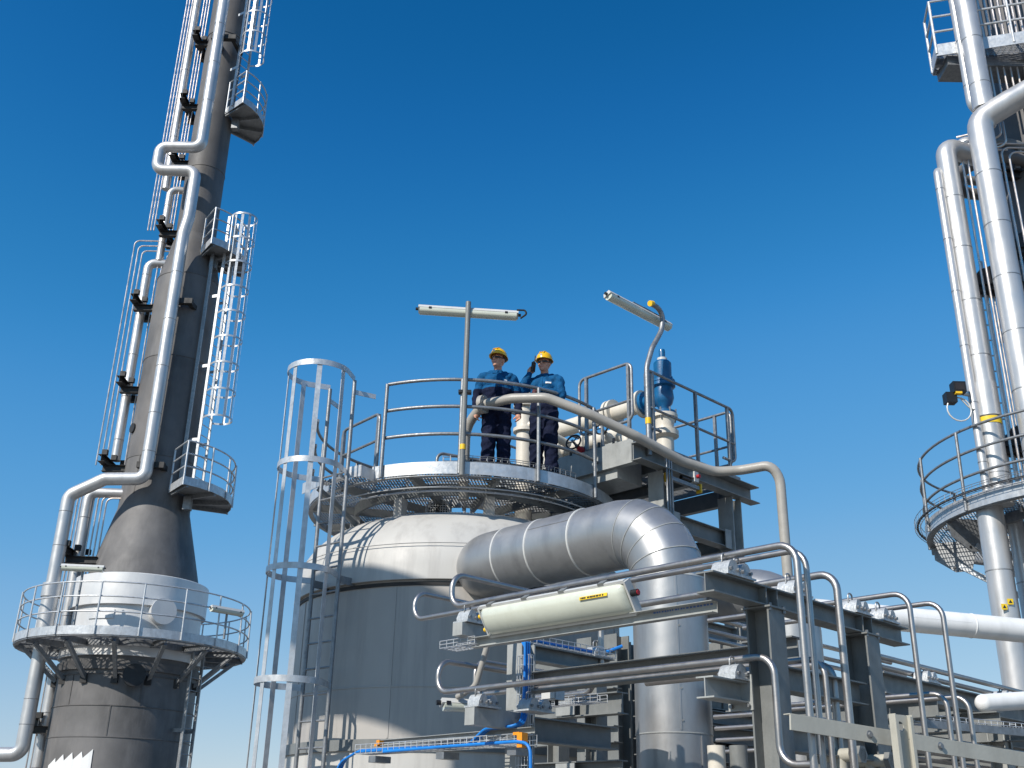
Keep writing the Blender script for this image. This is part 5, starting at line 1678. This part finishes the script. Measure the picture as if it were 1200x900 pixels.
bracket(30, 66, 855, 28.0, 'dark bracket holding pipes below the stack platform')

# big silver pipe with jogs, in front of the stack
YP = 27.25
def at_col(px, py, y=YP):
    return at(px, py, y=y)
XA = at_col(247, 100).x; XB = at_col(186, 185).x; XC = at_col(229, 205).x; XD = at_col(192, 420).x; XE = at_col(70, 640).x
zA1, zA2 = at_col(237, 173).z, at_col(215, 200).z
zS1, zS2 = at_col(224, 256).z, at_col(215, 274).z
zF = at_col(165, 561).z
zG = at_col(27, 884).z
rP = 0.17
root = thing('stack_pipe', 'long silver pipe with a square jog running down the front of the stack', 'pipe', V((XD, YP, 18)))
pts = [V((XA, YP, hS(-60) + 2)), V((XA, YP, zA1)), V((XB, YP, zA1)), V((XB, YP, zA2)), V((XC, YP, zA2)), V((XC, YP, zS1)), V((XD, YP, zS2)), V((XD, YP, zF)), V((XE + 0.9, YP - 0.1, zF - 0.06)), V((XE, YP, zF - 0.5)),
       V((XE, YP, zG)), V((XE - 3.5, YP, zG - 0.1))]
part('pipe_run', MB().tube(pts, rP, 20, bend=0.24, seg=7), 'cladding_bright', root)
part('reducer', MB().tube([V((XE, YP, at_col(60, 700).z)), V((XE, YP, at_col(62, 684).z))], 0.235, 20), 'cladding_bright', root)
part('lower_sleeve', MB().tube([V((XE, YP, PLAT + 0.1)), V((XE, YP, at_col(60, 698).z))], 0.205, 20), 'cladding_bright', root)
for py in (30, 75, 120):
    part('clad_seam', MB().lathe([(rP, -0.01), (rP + 0.008, 0), (rP, 0.01)], V((XA, YP, at_col(250, py).z)), 24), 'cladding', root)
for py in (320, 375, 430, 485, 530):
    part('clad_seam', MB().lathe([(rP, -0.01), (rP + 0.008, 0), (rP, 0.01)], V((XD, YP, at_col(190, py).z)), 24), 'cladding', root)
for py in (600, 640, 820, 850):
    part('clad_seam', MB().lathe([(rP, -0.01), (rP + 0.008, 0), (rP, 0.01)], V((XE, YP, at_col(70, py).z)), 24), 'cladding', root)
for k, (px0, px1, py) in enumerate(((248, 277, 44), (196, 226, 353), (161, 193, 545))):
    p0, p1 = at(px0, py, y=27.4), at(px1, py, y=27.4)
    p1.z = p0.z
    r = thing('pipe_guide', 'dark guide bar behind the jogged silver pipe, %s' % ('uppermost', 'middle one', 'lowest')[k], 'bracket', p0, 'guides of the jogged pipe')
    part('bar', MB().bar(p0, p1, 0.16, 0.16), 'bracket_black', r)
    for f in (0.15, 0.85):
        q = lerp(p0, p1, f)
        part('arm', MB().bar(q, q + V((0.1, 0.75, 0)), 0.12, 0.14), 'bracket_black', r)

# secondary silver pipes left of the stack
def side_pipe(label, p_top, p_bot, r, top_in=0.0, bot_in=0.0, y=28.6):
    ref = at(*lerp(V(p_top).to_2d() if False else V((p_top[0], p_top[1], 0)), V((p_bot[0], p_bot[1], 0)), 0.5).to_2d(), y=y)
    b = V((ref.x, y, 0))
    z1, z0 = h_at(b + Z * 20, p_top[1]), h_at(b + Z * 20, p_bot[1])
    pts = []
    if top_in:
        pts.append(V((ref.x + top_in, y + 0.1, z1)))
    pts += [V((ref.x, y, z1)), V((ref.x, y, z0))]
    if bot_in:
        pts.append(V((ref.x + bot_in, y + 0.1, z0)))
    rt = thing('riser_pipe', label, 'pipe', V((ref.x, y, z0)), 'silver risers beside the stack')
    part('pipe_run', MB().tube(pts, r, 16, bend=0.22), 'cladding_bright', rt)
    z = z0 + 0.6
    while z < z1 - 0.4:
        part('clad_seam', MB().lathe([(r, -0.012), (r + 0.008, 0), (r, 0.012)], V((ref.x, y, z)), 18), 'cladding', rt)
        z += 1.3
side_pipe('topmost silver riser left of the stack', (237, -70), (201, 222), 0.125)
side_pipe('short silver riser above the conduit bends left of the stack', (201, 222), (186, 306), 0.115, 0.5)
side_pipe('middle silver riser left of the wide part of the stack', (176, 308), (134, 540), 0.135, 0.7)
side_pipe('silver riser beside the cone of the stack', (103, 577), (76, 750), 0.135, 1.4, y=28.0)
side_pipe('silver riser below the stack platform', (62, 790), (40, 930), 0.135, y=28.4)
# fine conduits
def fine(label, p_top, p_bot, r=0.028, top_in=0.0, y=28.6, group='fine conduits beside the stack', bot_in=0.0):
    mx, my = (p_top[0] + p_bot[0]) / 2, (p_top[1] + p_bot[1]) / 2
    ref = at(mx, my, y=y)
    b = V((ref.x, y, 20))
    z1, z0 = h_at(b, p_top[1]), h_at(b, p_bot[1])
    pts = ([V((ref.x + top_in, y, z1))] if top_in else []) + [V((ref.x, y, z1)), V((ref.x, y, z0))] + ([V((ref.x + bot_in, y, z0))] if bot_in else [])
    solid('fine_conduit', MB().tube(pts, r, 8, bend=0.15), 'bright_tube', label, 'conduit', group)
ORD = ['first', 'second', 'third', 'fourth', 'fifth', 'sixth', 'seventh', 'eighth', 'ninth']
lab_u = 'thin conduit in the bundle left of the upper stack'
for dx in (-22, -17, -12, 9, 14, 19):
    fine('%s thin conduit from the left in the bundle beside the upper stack' % ORD[[-22, -17, -12, 9, 14, 19].index(dx)], (237 + dx * 0.6, -60), (196 + dx * 0.75, 270), 0.022, group='upper conduit bundle')
for i, dx in enumerate((-22, -17, -12)):
    fine('%s thin conduit from the left beside the middle riser, bent in at its top' % ORD[i], (181 + dx, 282 + 6 * i), (134 + dx, 545), 0.022, top_in=0.9 + 0.1 * i, group='left middle conduit bundle')
for i, dx in enumerate((11, 16, 21, 26)):
    fine('%s thin conduit right of the middle riser' % ORD[i], (177 + dx, 300), (134 + dx, 546), 0.022, group='right middle conduit bundle')
for i, dx in enumerate((-12, -8, 7, 12, 17, 22)):
    fine('%s thin conduit from the left in the bundle beside the stack cone' % ORD[i], (103 + dx, 574 + 2 * abs(i)), (76 + dx, 750), 0.022, y=28.0, top_in=(1.3 - i * 0.1) if i > 1 else 0, group='cone conduit bundle')
for i, dx in enumerate((-14, -9, -5, 6, 10)):
    fine('%s thin conduit from the left in the bundle below the stack platform' % ORD[i], (62 + dx, 785), (42 + dx, 930), 0.022, y=28.4, group='lower conduit bundle')
# small black junction near the middle of the stack
c = at(160, 503, y=28.0)
solid('junction_box', MB().tube([c, c + V((0.35, 0.3, 0))], 0.2, 14).tube([c - V((0.1, 0.1, 0)), c], 0.14, 12), 'bracket_black', 'round black junction fitting left of the middle stack', 'fitting')

# ---- landings and caged ladders right of the stack
def landing(z, r0, r1, p0, p1, label, name='stack_landing', rail=(0.4, 0.75, 1.1), posts=5):
    r = thing(name, label, 'landing', polar(S, (p0 + p1) / 2, r0, z), 'grating landings on the stack')
    part('deck_plate', ring_plate(S, p0, p1, r0, r1, z - 0.04, z, 12), 'grating_steel', r)
    part('toe_plate', ring_plate(S, p0, p1, r1, r1 + 0.012, z - 0.1, z + 0.12, 12), 'galvanised_bright', r)
    for ph in (p0, p1):
        part('toe_plate', MB().bar(polar(S, ph, r0, z + 0.01), polar(S, ph, r1, z + 0.01), 0.012, 0.22), 'galvanised_bright', r)
    for k in range(4):
        ph = lerp(p0 + 4, p1 - 4, k / 3)
        part('joist', MB().bar(polar(S, ph, r0, z - 0.11), polar(S, ph, r1 - 0.03, z - 0.09), 0.06, 0.12), 'galvanised', r)
    part('support', MB().box(polar(S, (p0 + p1) / 2 - 15, r0 + 0.15, z - 0.3), 0.2, 0.2, 0.35), 'galvanised', r)
    ring_rail(r, S, p0, p1, r1 - 0.02, z, rail, posts, 0.022, 0.026, 'galvanised_bright')
    for ph in (p0,):
        for h in rail:
            part('side_rail', MB().tube([polar(S, ph, r0 + 0.05, z + h), polar(S, ph, r1 - 0.02, z + h)], 0.022, 8), 'galvanised_bright', r)
        part('rail_post', MB().tube([polar(S, ph, r0 + 0.05, z - 0.05), polar(S, ph, r0 + 0.05, z + rail[-1])], 0.026, 8), 'galvanised_bright', r)
zl3 = hS(583); zl2 = hS(306); zl1 = hS(140)
landing(zl3, 0.98, 2.0, 36, 124, 'lower grating landing with handrail right of the stack')
landing(zl2, 0.72, 1.55, 35, 120, 'middle grating landing with handrail right of the stack')
landing(zl1, 0.62, 1.55, 48, 140, 'upper grating landing with handrail right of the stack')
def stack_ladder(ph, r, z0, z1, label, cage0=2.1, m='galvanised_bright'):
    b = polar(S, ph, r, z0)
    o = polar(S, ph, 1, 0) - V((S.x, S.y, 0))
    hs_ = []
    z = z1 - 0.02
    while z > z0 + cage0:
        hs_.append(z); z -= 0.8
    caged_ladder('stack_ladder', label, b, z1, o, 0, hs_, 0.45, 0.38, m, 0.3, 0.075, (0.075, 0.04), nstrap=7, bracket_to=[z0 + 1.5 + 2.2 * k for k in range(int((z1 - z0) / 2.2))], group='caged ladders on the stack')
stack_ladder(72, 1.25, zl3, zl2 + 1.2, 'caged ladder between the lower and middle stack landings')
stack_ladder(58, 1.0, zl1, hS(-60) + 2, 'caged ladder rising from the upper stack landing', 1.5)
b = polar(S, 60, 1.95, 8)
stack_ladder(70, 2.0, 8, PLAT - 0.2, 'plain ladder below the right side of the stack platform', 99, 'galvanised')
q = polar(S, 52, 0.99, 0)
solid('cable_riser', MB().bar(V((q.x, q.y, zl3)), V((q.x, q.y, zl2)), 0.09, 0.06), 'galvanised', 'flat grey cable riser up the right side of the stack', 'cable riser')

# ================================================================== RIGHT TOWER
T = at(1300, 640, t=17.6)
T = V((T.x, T.y, 0))
TD = h_at(T + Z * 20, 612)
TRAD = 2.75
rim = lambda ph: polar(T, ph, TRAD, TD)
root = thing('tower_platform', 'galvanised curved grating platform with handrail on the right tower', 'platform', V((T.x, T.y, TD)))
part('deck_grating', grating(circle_poly(T, TRAD - 0.02, 56), TD - 0.03, V((0.5, 0.85, 0)), 0.045, 0.03, 0.005, 0.1, hole=(T, 1.25)), 'grating_steel', root, kind='stuff')
part('toe_plate', ring_plate(T, -170, 0, TRAD, TRAD + 0.012, TD - 0.12, TD + 0.10), 'galvanised_bright', root)
part('toe_plate', ring_plate(T, 0, 190, TRAD, TRAD + 0.012, TD - 0.12, TD + 0.10), 'galvanised_bright', root)
part('rim_flange', ring_plate(T, 0, 360, TRAD - 0.1, TRAD - 0.002, TD - 0.13, TD - 0.118), 'galvanised', root)
for ph in (-120, -84, -48, -12, 24):
    part('bracket_arm', MB().channel(polar(T, ph, 1.2, TD - 0.16), polar(T, ph, TRAD - 0.02, TD - 0.16), 0.08, 0.18, 0.012), 'galvanised', root)
    pl = polar(T, ph, TRAD - 0.42, TD - 0.34)
    rd = (polar(T, ph, 1, 0) - V((T.x, T.y, 0))).normalized()
    part('gusset', MB().prism([(-0.34, 0.16), (0.36, 0.2), (0.36, -0.02), (0.05, -0.26), (-0.22, -0.26)], pl - rd.cross(Z) * 0.008, pl + rd.cross(Z) * 0.008, rd, Z), 'galvanised', root)
    part('bracket_strut', MB().bar(polar(T, ph, TRAD - 0.45, TD - 0.5), polar(T, ph, 1.2, TD - 1.25), 0.09, 0.09), 'galvanised_bright', root)
    for s in (-0.1, 0.06):
        part('bolt', MB().tube([pl + rd * s - Z * 0.19 - rd.cross(Z) * 0.02, pl + rd * s - Z * 0.19 + rd.cross(Z) * 0.02], 0.022, 8), 'black_plastic', root)
part('inner_beam', ring_plate(T, 0, 360, 1.9, 1.96, TD - 0.22, TD - 0.06), 'galvanised', root)
ring_rail(root, T, -150, 60, TRAD - 0.01, TD, (0.42, 0.80, 1.18), 9, 0.022, 0.026)
mb = MB()
for r_, h_ in ((2.83, 0.10), (2.83, 0.2), (2.92, 0.10), (2.92, 0.2)):
    mb.tube(arc(T, -140, 40, r_, TD + h_, 5), 0.005, 5)
for i in range(61):
    ph = -140 + 3 * i
    mb.tube([polar(T, ph, 2.83, TD + 0.2), polar(T, ph, 2.83, TD + 0.1), polar(T, ph, 2.92, TD + 0.1), polar(T, ph, 2.92, TD + 0.2)], 0.004, 5)
part('wire_tray', mb, 'galvanised', root, kind='stuff')
part('tray_cable', MB().tube(arc(T, -140, 40, 2.875, TD + 0.12), 0.02, 6), 'cable_black', root)
# vessel of the tower
vt = thing('tower_vessel', 'dark tall column at the right edge behind the silver pipes', 'column', V((T.x + 0.25, T.y, 0)))
VC = V((T.x + 0.25, T.y, 0))
part('vessel_shell', MB().lathe([(1.1, 0), (1.1, h_at(T + Z * 20, 240)), (0.85, h_at(T + Z * 20, 205)), (0.85, 52)], VC, 48), 'stack_paint_dark', vt)
# silver pipes
def vpipe(label, p_top, p_bot, r, y, top_pts=(), bot_pts=(), m='cladding_bright', seam=1.0, bend=0.25):
    mx, my = (p_top[0] + p_bot[0]) / 2, (p_top[1] + p_bot[1]) / 2
    ref = at(mx, my, y=y)
    b = V((ref.x, y, 20))
    z1, z0 = h_at(b, p_top[1]), h_at(b, p_bot[1])
    pts = [V((ref.x, y, z1)) + V(q) for q in top_pts] + [V((ref.x, y, z1)), V((ref.x, y, z0))] + [V((ref.x, y, z0)) + V(q) for q in bot_pts]
    rt = thing('silver_pipe', label, 'pipe', V((ref.x, y, z0)), 'silver pipes on the right tower')
    part('pipe_run', MB().tube(pts, r, 24, bend=bend, seg=7), m, rt)
    z = z0 + 0.5
    while z < z1 - 0.2:
        part('clad_seam', MB().lathe([(r - 0.002, -0.012), (r + 0.006, -0.006), (r + 0.006, 0.006), (r - 0.002, 0.012)], V((ref.x, y, z)), 28), 'cladding', rt)
        z += seam
    return rt, V((ref.x, y, z0)), V((ref.x, y, z1))
YT = T.y - 1.45
rt, q0, q1 = vpipe('upper silver pipe reaching the top edge of the picture at right', (1122, -60), (1150, 128), 0.185, YT)
vpipe('thin silver pipe left of the upper silver pipe', (1113, -60), (1133, 128), 0.085, YT + 0.2, bot_pts=[(0.35, 0.1, -0.05)])
rt, q0, q1 = vpipe('thick silver pipe with an elbow at right running down past the platform', (1151, 142), (1232, 640), 0.215, YT, top_pts=[(1.9, -0.7, 0.95), (0.5, -0.18, 0.28)], bend=0.3)
vpipe('silver pipe left of the thick one, bent in at its top', (1114, 172), (1168, 592), 0.175, YT + 0.35, top_pts=[(0.7, 0.35, 0.05)])
vpipe('thin silver pipe leftmost on the right tower', (1103, 197), (1152, 578), 0.07, YT + 0.3, top_pts=[(0.2, 0.3, 0.0)])
rt, q0, q1 = vpipe('silver pipe under the tower platform with two yellow warning stickers', (1161, 585), (1213, 960), 0.20, T.y - 0.9)
for (px, py) in ((1184, 705), (1177, 711)):
    c = at(px, py, y=T.y - 1.12)
    o = part('warning_sticker', MB().box(c, 0.085, 0.01, 0.085), 'sign_yellow', rt)
    part('warning_symbol', MB().prism([(-0.028, -0.022), (0.028, -0.022), (0, 0.028)], c + V((0, -0.008, 0)), c + V((0, -0.006, 0)), V((1, 0, 0)), Z), 'print_dark', o)
vpipe('short silver pipe behind the tower platform struts', (1190, 590), (1216, 800), 0.12, T.y - 0.5)
for (px, py, r, lab) in ((1158, 488, 0.235, 'yellow tape'), ):
    pass
c = at(1156, 487, y=YT + 0.35)
# sleeve and yellow band on the pipe beside the floodlight
mref = at((1114 + 1168) / 2, (172 + 592) / 2, y=YT + 0.35)
zc_ = h_at(V((mref.x, YT + 0.35, 20)), 468)
solid('pipe_sleeve', MB().lathe([(0.176, -0.32), (0.2, -0.32), (0.2, 0.25), (0.176, 0.25)], V((mref.x, YT + 0.35, zc_)), 28, close=True), 'cladding_bright', 'clad sleeve on the silver pipe beside the floodlight', 'sleeve')
solid('yellow_band', MB().lathe([(0.176, -0.45), (0.185, -0.45), (0.185, -0.34), (0.176, -0.34)], V((mref.x, YT + 0.35, zc_)), 28, close=True), 'sign_yellow', 'yellow band around the silver pipe below the floodlight', 'band')
# thin tubes
for i in range(9):
    x = 1136 + i * 7.6
    fine('%s thin tube from the left in the upper bundle of the right tower' % ORD[i], (x - 12, -60), (x + 12, 128 - i * 2), 0.021, y=YT + 0.5, group='upper tube bundle of the right tower')
for i in range(4):
    x = 1128 + i * 7
    fine('%s thin tube from the left between the two silver pipes at right' % ORD[i], (x, 172 + i), (x + 66, 600), 0.02, y=YT + 0.55, top_in=0.25 + 0.1 * i, group='tubes between the silver pipes')
for i in range(3):
    x = 1172 + i * 9
    fine('%s thin tube right of the thick silver pipe' % ORD[i], (x, 168 + 5 * i), (x + 40, 480), 0.02, y=YT + 0.3, top_in=0.9, group='tubes right of the thick pipe')
for i in range(3):
    q = at(1168 + 6 * i, 150 + 10 * i, y=YT + 0.2)
    solid('fine_conduit', MB().tube([q + Z * 0.5, q, q + V((-0.6, 0.3, 0))], 0.02, 8, bend=0.12), 'bright_tube',
          'short bent tube below the pipe elbow, %s' % ('leftmost', 'middle', 'rightmost')[i], 'conduit', 'bent tubes below the elbow')
# dark clamps between the pipes
for k, (px, py) in enumerate(((1150, 328), (1188, 515), (1196, 285))):
    c = at(px, py, y=YT + 0.75)
    r = thing('pipe_bracket', ('dark bracket between the silver pipes mid height', 'dark bracket behind the tower handrail', 'dark bracket right of the thick silver pipe')[k], 'bracket', c, 'dark brackets of the right tower')
    part('plate', MB().prism([(-0.3, -0.25), (0.35, -0.3), (0.6, 0.1), (0.35, 0.35), (0.0, 0.2)], c, c + V((0, 0.12, 0)), V((1, 0, 0)), Z), 'bracket_black', r)
    part('arm', MB().ibeam(c + V((0.2, 0.1, -0.1)), c + V((1.6, 0.7, -0.1)), 0.16, 0.18), 'bracket_black', r)
    part('cross_arm', MB().ibeam(c + V((-0.35, -0.06, -0.22)), c + V((0.7, -0.06, -0.12)), 0.12, 0.12), 'bracket_black', r)
# upper tower landing
c0 = at(1097, 58, y=YT + 0.4)
zt_ = c0.z
c1 = at(1210, 22, y=YT + 0.4); c1.z = zt_
root = thing('tower_landing', 'small grating landing with handrail at the top right corner', 'landing', c0)
dx = V((1, 0, 0)); dy = V((0, 1, 0))
e0, e1_ = c0, V((c0.x + 3.2, c0.y - 0.9, zt_))
e2, e3 = V((c0.x + 3.2, c0.y + 0.55, zt_)), V((c0.x + 0.12, c0.y + 0.55, zt_))
part('deck_grating', grating([e0, e1_, e2, e3], zt_ - 0.02, dx, 0.045, 0.03), 'grating_steel', root, kind='stuff')
for a_, b_ in ((e0, e1_), (e0, e3), (e3, e2)):
    part('edge_plate', MB().bar(a_ - Z * 0.02, b_ - Z * 0.02, 0.014, 0.26), 'galvanised_bright', root)
part('joist', MB().bar(lerp(e0, e3, .5) - Z * 0.1, lerp(e1_, e2, .5) - Z * 0.1, 0.08, 0.14), 'galvanised', root)
part('under_box', MB().box(c0 + V((1.0, 0.3, -0.2)), 1.6, 0.5, 0.2), 'galvanised', root)
for h in (0.4, 0.75, 1.12):
    part('rail', MB().tube([e3 + Z * h, e0 + Z * h, e1_ + Z * h], 0.022, 8, bend=0.05), 'galvanised_bright', root)
for q in (e0, e3, lerp(e0, e1_, 0.4), lerp(e0, e1_, 0.75)):
    part('rail_post', MB().tube([q - Z * 0.1, q + Z * 1.12], 0.026, 8), 'galvanised_bright', root)
# dark round ring gallery behind the elbow
c = at(1186, 196, y=YT + 1.0)
root = thing('ring_gallery', 'dark ring shaped manifold behind the elbow of the right tower', 'manifold', c)
part('manifold', MB().tube([c + V((0.62 * math.cos(t) - 0.25, 0.62 * math.sin(t) + 0.3, 0)) for t in [2 * math.pi * k / 28 for k in range(29)]], 0.11, 12, cap=False), 'stack_paint', root)
part('manifold', MB().tube([c + V((0.62 * math.cos(t) - 0.25, 0.62 * math.sin(t) + 0.3, 0.3)) for t in [2 * math.pi * k / 28 for k in range(29)]], 0.09, 12, cap=False), 'steel_paint', root)
for k in range(6):
    t = 2 * math.pi * k / 6
    q = c + V((0.62 * math.cos(t) - 0.25, 0.62 * math.sin(t) + 0.3, 0))
    part('link_tube', MB().tube([q, q + Z * 0.3], 0.04, 8), 'steel_paint', root)
c = at(1132, 172, y=YT + 0.7)
solid('white_fitting', MB().sphere(c, 0.2, 0.2, 0.17, 16, 10).tube([c, c + V((0.45, 0.1, 0.05))], 0.13, 14), 'cladding_bright', 'bright rounded fitting at the pipe bend of the right tower', 'fitting')
# black floodlight with looped cable
c = at(1121, 459, y=YT + 0.2)
root = thing('floodlight', 'black floodlight pair with looped cable on the right tower pipe', 'floodlight', c)
part('lamp_head', MB().box(c + V((0.03, 0, 0.06)), 0.2, 0.16, 0.18), 'black_plastic', root)
part('lamp_head', MB().box(c + V((-0.1, 0.05, -0.1)), 0.17, 0.16, 0.17), 'black_plastic', root)
part('lamp_glass', MB().box(c + V((0.03, -0.084, 0.06)), 0.14, 0.006, 0.12), 'goggle', root)
part('yellow_tag', MB().box(c + V((0.0, -0.05, -0.045)), 0.1, 0.08, 0.035), 'yellow_cap', root)
part('mount', MB().tube([c + V((0.05, 0.05, 0.0)), c + V((0.42, 0.15, -0.02))], 0.03, 10), 'lamp_white', root)
pts = [c + V((0.02, 0, -0.1)) + V((0.19 * math.sin(t) - 0.02, 0, -0.2 + 0.2 * math.cos(t))) for t in [2 * math.pi * k / 18 for k in range(16)]]
part('cable', MB().tube(pts, 0.012, 6), 'lamp_white', root)
part('cable', MB().tube([c + V((0.05, 0, -0.12)), c + V((0.2, 0.02, -0.3)), c + V((0.45, 0.1, -0.22))], 0.012, 6, bend=0.12), 'lamp_white', root)

# ---- more small piping on the right tower
for i in range(4):
    x = 1176 + i * 8
    fine('%s thin tube from the left behind the tower handrail' % ORD[i], (x - 22, 330), (x + 8, 600), 0.02, y=YT + 0.8, group='tubes behind the tower handrail')
stl = thing('tower_ladder', 'short galvanised ladder beside the dark bracket of the right tower', 'ladder', at(1193, 470, y=YT + 1.1))
lp0, lp1 = at(1187, 600, y=YT + 1.1), at(1199, 600, y=YT + 1.1)
for q in (lp0, lp1):
    part('stile', MB().bar(q, q + Z * 4.6, 0.05, 0.02), 'galvanised_bright', stl)
for k in range(15):
    part('rung', MB().tube([lp0 + Z * (0.15 + 0.29 * k), lp1 + Z * (0.15 + 0.29 * k)], 0.013, 6), 'galvanised_bright', stl)
for k, (px, py) in enumerate(((1196, 205), (1197, 395))):
    c = at(px, py, y=YT + 0.9)
    r = thing('pipe_support', ('dark support frame below the tower elbow', 'dark support frame above the tower handrail')[k], 'bracket', c, 'support frames of the right tower')
    part('beam', MB().ibeam(c + V((-0.35, 0, 0)), c + V((1.5, 0.2, 0)), 0.14, 0.16), 'bracket_black', r)
    part('beam', MB().ibeam(c + V((-0.3, 0.1, 0.3)), c + V((1.5, 0.3, 0.3)), 0.12, 0.14), 'bracket_black', r)
    for j in range(4):
        part('pipe_shoe', MB().box(c + V((-0.25 + 0.17 * j, -0.06, 0.16)), 0.09, 0.1, 0.16), 'galvanised', r)

# ================================================================== WHITE CROSS PIPES
w0, w1 = at(955, 716, t=13.2), at(1230, 742, t=13.6)
root = thing('cross_pipe', 'white clad pipe running level behind the arched conduits at right', 'pipe', w0)
d = (w1 - w0)
part('pipe_run', MB().tube([w0, w1 + d * 0.3], 0.148, 28), 'white_paint', root)
for px in (1012, 1138):
    s = online(w0, d.normalized(), px=px)
    part('clad_seam', MB().lathe([(0.146, -0.012), (0.153, -0.006), (0.153, 0.006), (0.146, 0.012)], w0 + d.normalized() * s, 28, axis=d.normalized()), 'white_paint', root)
s0_, s1_ = online(w0, d.normalized(), px=1062), online(w0, d.normalized(), px=1134)
part('lap_seam', MB().bar(w0 + d.normalized() * s0_ + V((0, -0.149, 0.01)), w0 + d.normalized() * s1_ + V((0, -0.149, 0.01)), 0.004, 0.012), 'white_paint', root)
w0, w1 = at(1153, 824, t=9.2), at(1230, 819, t=9.4)
root = thing('short_cross_pipe', 'short white capped pipe end low at the right edge', 'pipe', w0)
part('pipe_run', MB().tube([w0, w1 + (w1 - w0) * 0.6], 0.075, 24), 'white_paint', root)
part('end_cap', MB().sphere(w0, 0.075, 0.075, 0.075, 20, 12), 'white_paint', root)
q0 = at(1066, 850, t=13)
solid('tank_top', MB().lathe([(0.0, 0.34), (0.4, 0.31), (0.75, 0.2), (0.95, 0.0), (0.97, -0.3), (0.97, -2.5)], q0 + V((0, 0.6, -0.25)), 40), 'cream', 'cream rounded tank top low behind the arched conduits', 'tank')

# ================================================================== ADDED DRUM (unseen left of the frame, put there to shade the vessel)
sh = V((math.sin(SUN_AZ), math.cos(SUN_AZ), 0))
ln = V((-sh.y, sh.x, 0))
def nb(l, al, z):
    return sh * al + ln * l + Z * z
dz_ = lambda z, s: z + s * math.tan(SUN_EL)
l_t = ln.dot(polar(TC, -12, 2.12, 0))
al_t = sh.dot(polar(TC, -12, 2.12, 0))
AL = al_t + 9.0
zc_ = dz_((SEAM + h_at(polar(TC, -12, 2.12, 17), 860)) / 2, 9.0)
rD = (SEAM - h_at(polar(TC, -12, 2.12, 17), 860)) / 2 * math.cos(SUN_EL)
root = thing('shade_drum', 'added pale drum on steel legs, out of view at left, shading the round vessel', 'vessel', nb(l_t, AL, 0))
d0, d1 = nb(l_t - 2.3, AL, zc_), nb(l_t + 0.9, AL, zc_)
part('drum_shell', MB().tube([d0, d1], rD, 36), 'tank_head', root)
for q, s in ((d0, -1), (d1, 1)):
    part('drum_end', MB().lathe([(rD, 0), (rD * 0.9, 0.18), (rD * 0.6, 0.32), (0, 0.4)], q, 36, axis=ln * s), 'tank_head', root)
for l in (-1.9, 0.5):
    for a_ in (-0.5, 0.5):
        c = nb(l_t + l, AL + a_, 0)
        part('leg', MB().ibeam(c, V((c.x, c.y, zc_ - rD * 0.7)), 0.2, 0.2, ref=ln), 'steel_paint', root)
    part('saddle', MB().bar(nb(l_t + l, AL - 0.6, zc_ - rD), nb(l_t + l, AL + 0.6, zc_ - rD), 0.2, 0.25), 'steel_paint', root)
